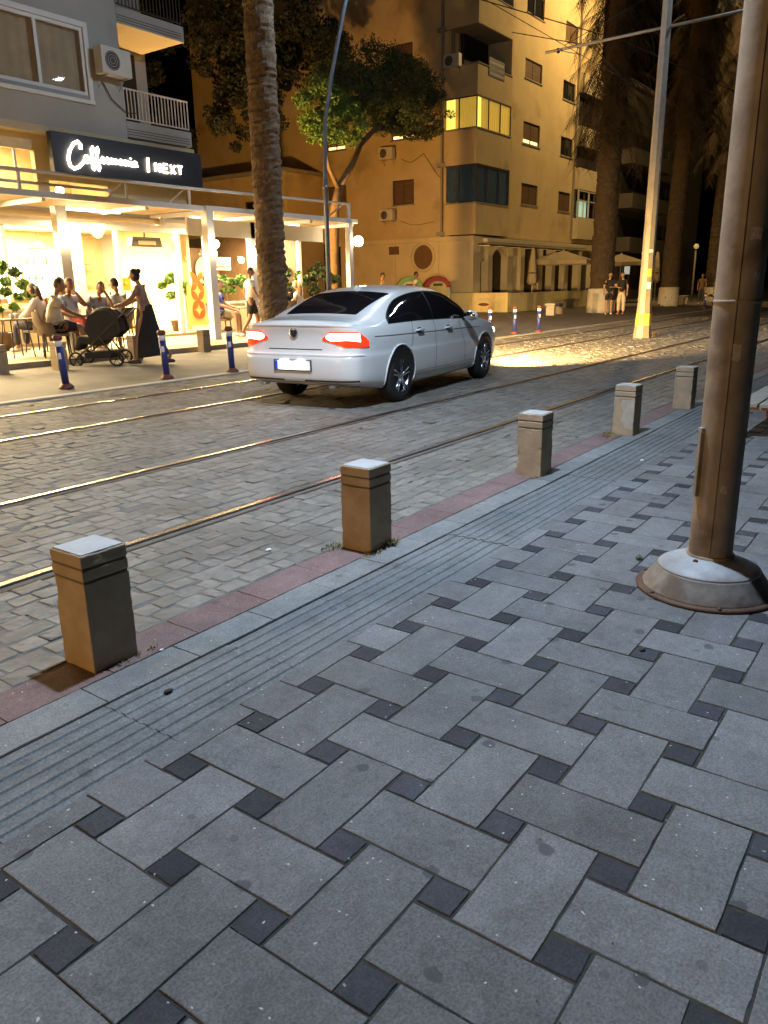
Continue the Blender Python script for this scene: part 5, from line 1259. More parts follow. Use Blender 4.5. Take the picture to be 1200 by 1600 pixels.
    if bottom[0] in ('shorts', 'trousers'):
        js = [lerp(P['pel'], P['spi'], .35), P['pel']]; ed = [(0, 1)]; rr = [.15*stout, .158*stout]
        for s_ in 'LR':
            k = len(js); js += [P['hi'+s_], lerp(P['hi'+s_], P['kn'+s_], .85)]; ed += [(1, k), (k, k+1)]; rr += [.118, .098]
            if bottom[0] == 'trousers': js += [P['kn'+s_], lerp(P['kn'+s_], P['an'+s_], .95)]; ed += [(k+1, k+2), (k+2, k+3)]; rr += [.085, .066]
        V, F = skin_geo(js, ed, rr, 1); MB().add(V, F, 0, True).build(bottom[0], mb_, t, fixn=False)
    if bottom[0] == 'skirt':
        pz = P['pel']; w_ = MB(); pr = [(.135, .16), (.165, .02), (.19, -.2), (.22, -.45), (.25, -.70), (.26, -.78)]; n = 36; V = []; F = []
        for r_, z in pr:
            sh = max(0, -z)
            for k in range(n):
                a = 2*math.pi*k/n; fo = 1+.07*sh*math.sin(a*7+1)+.05*sh*math.sin(a*11); V.append((pz[0]+r_*fo*math.cos(a)*(1+.22*sh)-.10*sh**1.5, pz[1]+r_*fo*math.sin(a)*.85, pz[2]+z+(.06*sh*math.cos(a-2.8))))
        for i in range(len(pr)-1):
            for k in range(n): F.append((i*n+k, i*n+(k+1) % n, (i+1)*n+(k+1) % n, (i+1)*n+k))
        w_.add(V, F, 0, True); w_.build('skirt', mb_, t, fixn=False)
    msh = mat('shoe_%.2f' % shoes[0], shoes, .6)
    for s_ in 'LR':
        a, q = Vector(P['an'+s_]), Vector(P['to'+s_]); d = q-a; d.z = 0; d = d.normalized(); c = a+d*.055; c.z = max(min(a.z, q.z)-.0, .03)
        sb = MB(); sb.ball((0, 0, 0), (.135, .05, .048), 14); ang = math.atan2(d.y, d.x); RM = Matrix.Rotation(ang, 3, 'Z')
        MB().add([tuple(RM @ Vector((p[0], p[1], max(p[2], -.028)))+Vector((c.x, c.y, c.z+.0))) for p in sb.v], sb.f, 0, True).build('shoe', msh, t, fixn=False)
    return t
RIGHT = math.atan2(-.811, .585)      # facing the right-hand side of the picture
TZ = .2
SK2 = (.30, .16, .09)
person('seated man in cream t-shirt and dark shorts, back half turned, on the terrace', (8.75, 14.0, TZ), RIGHT+.45, SIT, dict(che=(-.0, 0, .90), nec=(.06, 0, 1.06), hea=(.12, 0, 1.19), shL=(.0, .18, 1.0), shR=(.0, -.18, 1.0), elR=(.18, -.24, .80), wrR=(.40, -.14, .70), haR=(.50, -.12, .68)), ('tshirt', (.62, .56, .45)), ('shorts', (.02, .018, .02)), SK2, (.06, .04, .03), scale=1.1, stout=1.12)
person('seated woman with long dark hair in a pale blouse at the left table', (9.40, 15.6, TZ), RIGHT+3.0, SIT, dict(hea=(.06, 0, 1.18)), ('blouse', (.55, .50, .48)), ('trousers', (.03, .03, .05)), hstyle='long', scale=1.06, sleeve=1.0)
person('seated man in orange shirt behind the cream t-shirt man', (9.9, 15.5, TZ), RIGHT+2.2, SIT, None, ('shirt', (.75, .25, .04)), ('trousers', (.05, .04, .04)), (.36, .2, .12), (.05, .03, .02), scale=1.12)
person('seated man in grey printed t-shirt and red trousers facing the road', (9.62, 14.75, TZ), RIGHT-.55, SIT, dict(elL=(.12, .24, .84), wrL=(.12, .08, 1.04), haL=(.09, .05, 1.10), knR=(.40, -.05, .58)), ('tshirt', (.50, .50, .52)), ('trousers', (.40, .05, .03)), SK2, (.05, .03, .02), scale=1.1)
person('seated man in grey t-shirt resting his cheek on one hand', (10.2, 14.6, TZ), RIGHT-.9, SIT, dict(elL=(.2, .2, .82), wrL=(.09, .10, 1.10), haL=(.06, .07, 1.17), che=(-.01, 0, .89), hea=(.06, .02, 1.19)), ('tshirt', (.42, .41, .42)), ('shorts', (.03, .03, .035)), SK2, (.02, .015, .01), scale=1.06)
person('seated dark-haired man in white t-shirt looking left behind the pushchair', (10.85, 14.95, TZ), RIGHT+2.9, SIT, None, ('tshirt', (.78, .76, .7)), ('shorts', (.03, .03, .035)), (.38, .21, .13), (.015, .012, .01), scale=1.1)
person('seated man in blue t-shirt beside the petal banner', (14.75, 15.9, TZ), RIGHT-.1, SIT, dict(wrR=(.42, -.12, .62), haR=(.50, -.10, .60)), ('tshirt', (.03, .07, .40)), ('shorts', (.28, .24, .18)), (.45, .27, .18), (.09, .05, .02), scale=1.08)
person('walking man in white t-shirt and black shorts left of the palm', (15.0, 15.0, TZ), RIGHT+.35, STAND, dict(knL=(.18, .10, .50), anL=(.22, .10, .10), toL=(.36, .11, .05), knR=(-.06, -.10, .48), anR=(-.28, -.10, .14), toR=(-.16, -.11, .04), elL=(-.12, .24, 1.14), wrL=(-.02, .25, .90), haL=(.02, .24, .81), elR=(.06, -.24, 1.13), wrR=(.20, -.22, .95), haR=(.27, -.2, .88)), ('tshirt', (.80, .78, .74)), ('shorts', (.015, .012, .014)), SK2, (.02, .015, .012), stout=1.08)
LEFT = math.atan2(.811, -.585)
person('walking woman in brown top and long black skirt pushing the pushchair', (9.46, 12.2, .08), LEFT, STAND, dict(elL=(.16, .22, 1.20), wrL=(.40, .20, 1.08), haL=(.50, .19, 1.06), elR=(.16, -.22, 1.20), wrR=(.40, -.20, 1.08), haR=(.50, -.19, 1.06), che=(.04, 0, 1.30), nec=(.08, 0, 1.45), hea=(.12, 0, 1.58), shL=(.04, .15, 1.39), shR=(.04, -.15, 1.39), knL=(.16, .09, .50), anL=(.20, .09, .10), toL=(.34, .09, .05), knR=(-.1, -.09, .47), anR=(-.38, -.09, .16), toR=(-.28, -.09, .05)), ('top', (.26, .165, .13)), ('skirt', (.02, .017, .02)), (.36, .2, .13), (.03, .018, .012), hstyle='bun', sleeve=.3, scale=1.0, shoes=(.06, .05, .04))
person('seated person in black by the palm trunk, right of it', (17.4, 16.0, TZ), RIGHT+2.5, SIT, None, ('shirt', (.02, .02, .02)), ('trousers', (.03, .03, .03)), SK2, scale=1.05)
person('seated fair-haired person in white behind the boot of the car', (18.25, 16.3, TZ), RIGHT+2.9, SIT, None, ('shirt', (.7, .62, .5)), ('trousers', (.1, .08, .06)), (.5, .3, .2), (.25, .13, .05), hstyle='long', scale=1.05)
person('dark-haired pedestrian whose head shows over the car roof, left one', (27.0, 19.4, .1), RIGHT, STAND, None, ('shirt', (.25, .2, .12)), ('trousers', (.04, .04, .05)), (.42, .24, .15), scale=1.06)
person('pedestrian in pale grey shirt seen over the car roof by the bins', (30.4, 20.0, .1), RIGHT, STAND, None, ('shirt', (.55, .53, .5)), ('trousers', (.04, .04, .05)), SK2, scale=1.10)
person('standing person in black top and black shorts at the right, left of the pair', (33.65, 12.2, .1), R(200), STAND, dict(elL=(.05, .24, 1.14), wrL=(.22, .10, 1.12), haL=(.28, .03, 1.13)), ('tshirt', (.012, .012, .014)), ('shorts', (.012, .012, .014)), (.42, .25, .16), shoes=(.75, .72, .65), stout=1.1)
person('standing person in black t-shirt and pale trousers, right of the pair', (33.8, 11.72, .1), R(190), STAND, dict(elR=(.1, -.24, 1.14), wrR=(.25, -.08, 1.1), haR=(.3, 0, 1.1)), ('tshirt', (.012, .012, .014)), ('trousers', (.62, .55, .42)), (.42, .25, .16), shoes=(.6, .2, .15))
person('tiny far pedestrian in brown near the farthest blue posts', (50.3, 12.6, .1), R(190), STAND, None, ('shirt', (.16, .09, .05)), ('trousers', (.05, .05, .06)), SK2)
person('tiny far pedestrian in dark clothes beside the big pole edge', (52.5, 12.2, .1), R(190), STAND, None, ('shirt', (.12, .08, .06)), ('trousers', (.35, .28, .2)), SK2)

# ------------------------------------------------------------------ pushchair
M_pram = mat('pram_fabric', (.035, .03, .028), .85); M_tubem = mat('dark_tube', (.05, .05, .055), .4, .7)
t = emp('pushchair', 'black pushchair pushed by the walking woman', 'pushchair', (8.95, 12.88, .08), LEFT)
G_ = []
for i in range(11):
    a = R(-5+i*15); G_.append([(-.10+.36*math.cos(math.pi-a)*(1-.25*abs(y)/.28), y*(1-.12*math.sin(a)), .66+.40*math.sin(a)*(1-.35*(y/.28)**2)) for y in (-.28, -.2, -.1, 0, .1, .2, .28)])
MB().grid(G_).build('hood', M_pram, t)
for s_ in (-1, 1): MB().prism([(-.46, .64), (-.40, .88), (-.25, 1.0), (-.05, 1.0), (.12, .9), (.22, .66), (.1, .45), (-.3, .5)], s_*.25-.01, s_*.25+.01, 'y').build('hood_side', M_pram, t)
MB().prism([(-.40, .72), (-.30, .74), (.02, .52), (.36, .55), (.40, .50), (.46, .30), (.40, .28), (.30, .40), (-.05, .36)], -.22, .22, 'y').build('seat', M_pram, t, bevel=.03)
for s_ in (-1, 1):
    MB().tube([(-.62, s_*.24, 1.02), (-.30, s_*.25, .75), (.10, s_*.25, .40), (.40, s_*.25, .16)], .016, 8).build('frame_tube', M_tubem, t)
    MB().tube([(-.05, s_*.25, .52), (-.30, s_*.26, .16)], .015, 8).build('frame_tube', M_tubem, t)
    for x in (-.32, .42):
        n = 20; w_ = MB(); w_.tube([(x+.12*math.cos(2*math.pi*k/n), s_*.27, .13+.12*math.sin(2*math.pi*k/n)) for k in range(n+1)], .018, 8, caps=False)
        for k in range(3): a = math.pi*k/3; w_.tube([(x-.11*math.cos(a), s_*.27, .13-.11*math.sin(a)), (x+.11*math.cos(a), s_*.27, .13+.11*math.sin(a))], .006, 6)
        w_.build('wheel', M_tyre, t)
MB().tube([(-.62, -.24, 1.02), (-.64, 0, 1.03), (-.62, .24, 1.02)], .018, 8).build('handle', M_tubem, t)
MB().prism([(-.30, .28), (.30, .24), (.28, .14), (-.26, .14)], -.2, .2, 'y').build('basket', M_pram, t, bevel=.03)
# ------------------------------------------------------------------ terrace furniture
M_wick = mat('wicker', (.16, .12, .08), .8, var=.35, scale=40, bump=.004, bscale=120); M_cush = mat('seat_cushion', (.20, .17, .13), .85)
def armchair(loc, rz, label, mt=None, name='wicker_armchair', group='wicker armchairs on the terrace'):
    mt = mt or M_wick; t = emp(name, label, 'chair', loc, rz, group)
    MB().box(-.24, .26, -.25, .25, .40, .45).build('seat', mt, t, bevel=.01)
    G_ = []
    for i in range(13):
        a = R(90+180*i/12); rx, ry = .30, .30; G_.append([(-.0+rx*math.cos(a)-(.06 if z > .6 else 0), ry*math.sin(a), z if i in range(3, 10) else min(z, .66)) for z in (.42, .55, .66, .86)])
    mb = MB(); mb.grid(G_); mb.grid([[(p[0]*.93, p[1]*.93, p[2]) for p in r_] for r_ in G_], flip=True); mb.build('backrest', mt, t, fixn=False)
    for s_ in (-1, 1): MB().tube([(-.02, s_*.30, .66), (.24, s_*.28, .65)], .02, 8).build('armrest', mt, t)
    for x, y in ((-.2, .2), (-.2, -.2), (.22, .22), (.22, -.22)): MB().tube([(x, y, .41), (x*1.12, y*1.12, 0)], [.018, .013], 8).build('leg', M_tubem, t)
    return t
for (x, y, a, lb) in ((8.72, 14.03, RIGHT+.45, 'wicker armchair under the man in the cream t-shirt'), (9.4, 15.6, RIGHT+3.0, 'wicker armchair under the woman with long dark hair'), (9.9, 15.5, RIGHT+2.2, 'wicker armchair under the man in orange'), (9.62, 14.75, RIGHT-.55, 'wicker armchair under the man in red trousers'),
                      (10.2, 14.6, RIGHT-.9, 'wicker armchair under the man resting his cheek'), (10.85, 14.95, RIGHT+2.9, 'wicker armchair under the man in the white t-shirt'), (14.72, 15.92, RIGHT-.1, 'wicker armchair under the man in the blue t-shirt'), (17.4, 16.0, RIGHT+2.5, 'wicker armchair under the person in black by the palm'), (18.25, 16.3, RIGHT+2.9, 'wicker armchair under the fair-haired person')):
    armchair((x, y, TZ), a, lb)
def round_table(loc, label, r=.36):
    t = emp('round_table', label, 'table', loc, 0, 'round tables on the terrace')
    MB().lathe([(r-.01, .70), (r, .705), (r, .725), (r-.01, .73), (0, .73)], 28).build('table_top', M_darkwood, t)
    for k in range(4): a = R(45+90*k); MB().tube([(r*.6*math.cos(a), r*.6*math.sin(a), .70), (r*.85*math.cos(a), r*.85*math.sin(a), 0)], .013, 6).build('leg', M_tubem, t)
    return t
round_table((8.35, 14.75, TZ), 'round table at the left edge before the dark-haired woman'); round_table((10.35, 15.5, TZ), 'round table between the men on the terrace'); round_table((15.6, 15.75, TZ), 'round table right of the man in blue'); round_table((17.9, 15.75, TZ), 'round table by the people behind the car')
for x, y, lb in ((8.30, 14.70, 'white cup on the left round table'), (8.5, 14.9, 'pale bowl on the left round table'), (15.6, 15.75, 'white cup on the table beside the man in blue'), (17.9, 15.75, 'white cup on the table behind the car')):
    tag(MB().lathe([(.03, 0), (.045, .05), (.05, .09), (.042, .088), (.03, .02), (0, .02)], 16, (0, 0, 0)).build('cup', M_refl), lb, 'cup').location = (x, y, TZ+.731)
M_ychair = mat('yellow_plastic', (.80, .50, .03), .5, var=.08)
def slatchair(loc, rz, label, mt, name, group):
    t = emp(name, label, 'chair', loc, rz, group); MB().box(-.2, .2, -.2, .2, .43, .46).build('seat', mt, t, bevel=.008)
    for k in range(3): MB().box(-.215, -.19, -.19, .19, .56+.11*k, .63+.11*k).build('back_slat', mt, t)
    for x, y in ((-.2, .18), (-.2, -.18), (.18, .18), (.18, -.18)): MB().box(x-.015, x+.015, y-.015, y+.015, 0, .86 if x < 0 else .429).build('leg', mt, t)
    return t
slatchair((13.75, 17.9, .27), R(200), 'yellow chair just inside the open door bay', M_ychair, 'yellow_chair', 'yellow chairs inside the cafe'); slatchair((13.3, 18.9, .27), R(20), 'yellow chair farther back in the door bay', M_ychair, 'yellow_chair', 'yellow chairs inside the cafe'); slatchair((14.2, 18.6, .27), R(100), 'yellow chair beside the glass with the banner', M_ychair, 'yellow_chair', 'yellow chairs inside the cafe')
t = emp('display_stand', 'black stand carrying a yellow crate at the door bay', 'stand', (12.95, 17.6, .27)); MB().box(-.25, .25, -.15, .15, 1.12, 1.15).build('shelf', M_wframe, t)
for x, y in ((-.23, -.13), (-.23, .13), (.23, -.13), (.23, .13)): MB().box(x-.012, x+.012, y-.012, y+.012, 0, 1.119).build('leg', M_black, t)
mb = MB(); holed(mb, 'y', -.14, .02, -.22, .22, 0, .3, [(-.1, .1, .12, .2)]); mb.box(-.22, -.2, -.119, .14, 0, .3); mb.box(.2, .22, -.119, .14, 0, .3); mb.box(-.199, .199, .12, .14, 0, .3); mb.box(-.199, .199, -.119, .119, 0, .02)
o = mb.build('yellow_crate', M_ychair); o.location = (12.95, 17.6, 1.421); tag(o, 'yellow crate on the black stand in the door bay', 'crate')
# ------------------------------------------------------------------ leaves, trees, palms
M_leaf = mat('leaf_olive', (.050, .075, .026), .7, var=.45, scale=1.6, per=.35); M_leafb = mat('leaf_bright', (.10, .19, .04), .65, var=.35, scale=2.5, per=.35)
M_leafd = mat('leaf_dark', (.016, .021, .011), .8, var=.4, scale=1.5, per=.3); M_bark = mat('grey_bark', (.22, .16, .10), .9, var=.35, scale=7, bump=.02, bscale=14)
M_palm = mat('palm_bark', (.17, .115, .07), .9, var=.55, scale=12, bump=.03, bscale=35); M_palmd = mat('old_palm_bark', (.05, .034, .02), .9, var=.45, scale=5, bump=.02, bscale=12); M_dead = mat('dead_frond', (.035, .023, .011), .9, var=.5, scale=3, per=.4); M_frond = mat('palm_frond', (.03, .045, .018), .7, var=.4, scale=3, per=.3)
def leaf_cloud(clumps, n, size, rs, elong=2.2, droop=.3):
    """many small leaves in tufts on and inside the given ellipsoids"""
    C_ = np.array([c[:3] for c in clumps]); Rr = np.array([c[3:6] for c in clumps]); wts = np.array([np.prod(c[3:6])**(2/3) for c in clumps]); wts /= wts.sum()
    nt_ = max(8, n//130); ci = rs.choice(len(clumps), nt_, p=wts); d = rs.normal(size=(nt_, 3)); d /= np.linalg.norm(d, axis=1)[:, None]; rad = rs.uniform(.45, 1.0, nt_)**.5
    tc = C_[ci]+d*Rr[ci]*rad[:, None]; ts = Rr[ci].mean(1)*rs.uniform(.16, .34, nt_)
    ti = rs.integers(0, nt_, n); q = rs.normal(size=(n, 3)); q /= np.linalg.norm(q, axis=1)[:, None]; p = tc[ti]+q*(ts[ti]*rs.uniform(.3, 1, n)**.6)[:, None]*np.array([1, 1, .75])
    a = rs.normal(size=(n, 3)); a[:, 2] -= droop; a /= np.linalg.norm(a, axis=1)[:, None]; b = np.cross(a, rs.normal(size=(n, 3))); b /= np.linalg.norm(b, axis=1)[:, None]
    s = size*rs.uniform(.6, 1.4, n)[:, None]; V = np.stack([p-a*s*elong/2, p+b*s*.5, p+a*s*elong/2, p-b*s*.5], 1).reshape(-1, 3)
    me = bpy.data.meshes.new('crown'); me.vertices.add(len(V)); me.vertices.foreach_set('co', V.ravel()); me.loops.add(4*n); me.loops.foreach_set('vertex_index', np.arange(4*n)); me.polygons.add(n); me.polygons.foreach_set('loop_start', np.arange(0, 4*n, 4)); me.polygons.foreach_set('loop_total', np.full(n, 4)); me.update(calc_edges=True); me.validate()
    return me
def link(me, name, mt, parent):
    me.materials.append(mt); o = bpy.data.objects.new(name, me); COL.objects.link(o); o.parent = parent; return o
def tree(label, loc, limbs, crowns, seed, name='broadleaf_tree', group='trees in the side street'):
    t = emp(name, label, 'tree', loc, 0, group); rs = np.random.default_rng(seed)
    mb = MB()
    for pts, rad in limbs: mb.tube([(p[0]-loc[0], p[1]-loc[1], p[2]-loc[2]) for p in pts], rad, 10)
    mb.build('trunk', M_bark, t)
    for clumps, n, size, mt in crowns: link(leaf_cloud([(c[0]-loc[0], c[1]-loc[1], c[2]-loc[2], *c[3:]) for c in clumps], n, size, rs), 'crown', mt, t)
    return t
tree('spreading tree with its lower branch coloured as if lamplit before the ochre block', (25.3, 20.5, .1),
     [([(25.3, 20.5, .0), (25.25, 20.5, 2.5), (25.4, 20.5, 4.3), (25.75, 20.5, 5.2)], [.26, .2, .18, .16]), ([(25.75, 20.5, 5.2), (26.6, 20.5, 6.1), (27.2, 20.5, 6.9), (28.6, 20.6, 7.8), (29.8, 20.7, 8.6)], [.15, .12, .11, .09, .05]),
      ([(25.7, 20.5, 5.1), (25.0, 20.4, 5.8), (24.6, 20.3, 6.6), (24.5, 20.3, 7.5)], [.10, .08, .06, .04]), ([(27.2, 20.5, 6.9), (27.0, 20.4, 8.0), (27.2, 20.4, 9.0)], [.08, .06, .04]), ([(28.2, 20.6, 7.5), (29.8, 20.9, 7.9), (31.4, 21, 8.5)], [.07, .06, .03])],
     [([(26.7, 20.6, 8.9, 1.5, 1.6, 1.1), (28.4, 20.6, 9.5, 2.0, 1.8, 1.2), (30.4, 20.7, 9.3, 1.9, 1.7, 1.2), (32.0, 20.8, 8.8, 1.5, 1.4, 1.1), (29.2, 20.4, 8.3, 1.8, 1.5, .7)], 60000, .046, M_leaf),
      ([(24.5, 20.2, 7.8, 1.0, 1.0, .95), (25.2, 19.9, 7.3, .95, .9, .8), (24.3, 20.0, 7.1, .8, .8, .6)], 22000, .042, M_leafb)], 11)  # brighter leaf colour holds the lamplight on this branch, darker the crown's shade
tree('large dark tree standing behind the spreading tree', (28.6, 27.2, .1), [([(28.6, 27.2, 0), (28.5, 27.2, 5), (28.8, 27.2, 10)], [.3, .22, .12])],
     [([(29.4, 27, 12.6, 2.8, 2.6, 2.2), (27.4, 27, 11.4, 2.4, 2.4, 2.0), (31.5, 27, 12.0, 2.0, 2.2, 1.8), (27.0, 26.6, 8.8, 1.7, 1.7, 1.5)], 22000, .09, M_leafd)], 12)
tree('dim leafy tree left of the palm trunk, deep in the side street', (25.4, 33, .1), [([(25.4, 33, 0), (25.3, 33, 5), (25.0, 33, 8)], [.28, .2, .1])],
     [([(24.6, 33, 9.2, 2.6, 2.5, 1.9), (27.4, 33, 8.6, 2.0, 2.0, 1.4), (22.9, 33, 10.8, 2.4, 2.2, 1.9), (25.5, 33, 12.5, 3.0, 2.6, 2.3)], 16000, .10, M_leafd)], 13)
def plant(label, loc, clumps, n, size, mt, seed, pot=None, name='potted_plant', group=None):
    t = emp(name, label, 'plant', loc, 0, group); link(leaf_cloud(clumps, n, size, np.random.default_rng(seed), 2.6, .1), 'foliage', mt, t)
    MB().tube([(0, 0, 0), (.02, 0, clumps[0][2])], [.02, .012], 6).build('stem', M_bark, t)
    if pot: MB().lathe([(pot*.7, 0), (pot, pot*1.5), (pot*1.05, pot*1.55), (pot*.9, pot*1.5), (0, pot*1.4)], 20).build('pot', M_darkwood, t)
    return t
plant('leafy plant at the left edge behind the dark-haired woman', (9.15, 16.6, .2), [(0, 0, 1.5, .55, .5, .45), (-.5, 0, 1.35, .55, .45, .4), (.2, 0, 1.15, .5, .4, .35)], 3800, .06, M_leafb, 21, .25)
plant('green plants below the white indoor air conditioner', (16.9, 17.9, .27), [(0, 0, 1.25, .7, .25, .25), (.6, 0, 1.3, .5, .25, .22), (-.5, .1, 1.3, .35, .25, .25)], 3200, .06, M_leafb, 22, .22)
plant('plant behind the glass above the petal banner', (15.05, 18.0, .27), [(0, 0, 1.25, .45, .3, .4)], 1500, .06, M_leafb, 23, .2)
plant('lime green round bush beside the lamp post', (18.6, 16.4, .2), [(0, 0, 1.45, .22, .22, .26)], 900, .035, M_leafb, 24, .16)
plant('dark leafy shrub at the end of the cafe', (20.3, 17.2, .1), [(0, 0, 1.6, .5, .5, .5), (.6, .2, 1.4, .5, .5, .6)], 3200, .05, M_leaf, 25, .25)
plant('dim shrub under the big globe lamp', (19.0, 17.6, .27), [(0, 0, 1.35, .45, .3, .55)], 2200, .05, M_leaf, 26, .2)
# ---- palms
def palm(label, loc, r0, r1, h, seed, white=0, lean=(0, 0), skirt=0, rings=.055, crown=True, name='palm_tree', skz=(6.5, 11.5), skr=1.2):
    rs = random.Random(seed); t = emp(name, label, 'tree', loc, 0, 'palm trees along the street'); mb = MB(); n = 22; nz = int(h/rings); V = []; F = []
    for i in range(nz+1):
        z = h*i/nz; s = z/h; r_ = r0+(r1-r0)*s+(.05 if s < .03 else 0); br = rs.uniform(-.016, .018)
        for k in range(n):
            a = 2*math.pi*k/n; rr = r_+br+rs.uniform(-.016, .018)+.008*math.sin(a*3+z*9); V.append((lean[0]*s*s*h/10+rr*math.cos(a), lean[1]*s*s*h/10+rr*math.sin(a), z))
    for i in range(nz):
        for k in range(n): F.append((i*n+k, i*n+(k+1) % n, (i+1)*n+(k+1) % n, (i+1)*n+k))
    mb.add(V, F, 0, False); tr = mb.build('trunk', M_palm if not skirt else M_palmd, t, fixn=False)
    if white: MB().lathe([(r0*1.12, 0), (r0*1.16, .1), (r0*1.10, white), (r0*1.0, white+.01)], 24).build('whitewash', M_farkerb, tr)
    top = Vector((lean[0]*h/10, lean[1]*h/10, h))
    def frond(mbx, p0, az, L_, up0, fall, w_, leaf=.5, nseg=9):
        P_ = []; d = Vector((math.cos(az), math.sin(az), 0)); p = Vector(p0); ang = up0
        for i in range(nseg+1):
            P_.append(p.copy()); p = p+(d*math.cos(ang)+Vector((0, 0, 1))*math.sin(ang))*(L_/nseg); ang -= fall/nseg
        side = Vector((-d.y, d.x, 0))
        for i in range(nseg):
            mbx.add([P_[i]-side*.02, P_[i]+side*.02, P_[i+1]+side*.015, P_[i+1]-side*.015], [(0, 1, 2, 3)])
            if i < 2: continue
            for q in range(3):
                for s_ in (-1, 1):
                    b0 = P_[i].lerp(P_[i+1], q/3); fw_ = (P_[i+1]-P_[i]).normalized(); l_ = leaf*w_*rs.uniform(.7, 1.2)
                    e = b0+side*s_*l_*.75+fw_*l_*.6+Vector((0, 0, -l_*rs.uniform(.1, .6))); mbx.add([b0-fw_*.025, b0+fw_*.025, e], [(0, 1, 2)])
    if crown:
        mb = MB()
        for k in range(34): frond(mb, top, rs.uniform(0, 6.28), rs.uniform(1.8, 2.6), rs.uniform(-.2, 1.2), rs.uniform(1.2, 2.2), 1.0)
        mb.build('crown', M_frond, t, fixn=False)
    if skirt:
        mb = MB()
        for k in range(skirt):
            z = rs.uniform(*skz); az = rs.uniform(0, 6.28); sc = z/h; p0 = (lean[0]*sc*sc*h/10+r1*math.cos(az), lean[1]*sc*sc*h/10+r1*math.sin(az), z)
            frond(mb, p0, az, rs.uniform(1.6, 2.6), rs.uniform(-.9, -.1), rs.uniform(.7, 1.4), 1.1, skr*.5, 7)
        mb.build('dead_skirt', M_dead, t, fixn=False)
    return t
palm('rough palm trunk rising in front of the cafe', (13.0, 12.3, .08), .31, .285, 12.5, 31, lean=(.02, .0))
palm('thick dark palm with whitewashed foot and hanging dead fronds, right of the apartment block', (35.3, 13.2, .1), .52, .42, 17.0, 32, white=1.05, skirt=210, skz=(7.6, 16.5), lean=(.35, 0), rings=.09)
palm('palm with shaggy dead fronds and whitewashed foot just right of the tram mast', (45.4, 13.1, .1), .48, .36, 18, 33, white=1.0, skirt=220, skz=(9.2, 17.5), lean=(.5, -.25), rings=.1)
palm('shaggy palm farthest right, against the big pole', (54.4, 13.0, .1), .46, .36, 18.5, 34, white=.9, skirt=220, skz=(8.5, 18), lean=(.3, -.3), rings=.1)
palm('dim palm far down the street behind the big pole', (66, 13.2, .1), .45, .36, 19.0, 35, skirt=170, skz=(7.5, 18), rings=.12)
# ------------------------------------------------------------------ recycling bins
M_binw = mat('bin_white', (.6, .58, .5), .5, var=.1); M_binred = mat('bin_red', (.42, .04, .03), .45, var=.1); M_bing = mat('bin_green', (.18, .40, .16), .5, var=.2); M_biny = mat('bin_yellow', (.7, .6, .2), .5, var=.15)
def bin_(label, loc, rz, body, lid, face):
    t = emp('recycling_bin', label, 'recycling bin', loc, rz, 'rounded recycling bins'); W_, D_, H_ = .62, .5, 1.22
    def arch(s=1.0, z1=H_): 
        return [(-W_*s, 0)]+[(-W_*s*math.cos(math.pi*k/14)**1 if False else -W_*s*math.cos(math.pi*k/14), z1+(.52*s)*math.sin(math.pi*k/14)) for k in range(15)]+[(W_*s, 0)]
    MB().prism([(-W_, .12), (-W_, H_), (W_, H_), (W_, .12)], -D_, D_, 'y').build('body', body, t, bevel=.04)
    MB().prism([(-W_*math.cos(math.pi*k/14), H_+.002+.52*math.sin(math.pi*k/14)) for k in range(15)], -D_*1.0, D_*1.0, 'y').build('lid', lid, t, bevel=.05)
    MB().prism([(-.42, .5), (.42, .5), (.42, 1.2)]+[(.42*math.cos(math.pi*k/8), 1.2+.3*math.sin(math.pi*k/8)) for k in range(1, 8)]+[(-.42, 1.2)], -D_-.02, -D_-.001, 'y').build('front_panel', face, t)
    MB().prism([(-.22, 1.28), (.22, 1.28), (.22, 1.38), (-.22, 1.38)], -D_-.035, -D_-.021, 'y').build('slot', M_black, t)
    for x in (-.5, .5): MB().box(x-.06, x+.06, -.3, .3, 0, .118).build('foot', M_black, t)
    return t
bin_('red-topped white recycling bin behind the car roof', (33.4, 20.75, .1), R(-50), M_binw, M_binred, M_biny); bin_('pale green recycling bin left of the red one', (32.9, 22.0, .1), R(-50), M_biny, M_bing, M_binw)
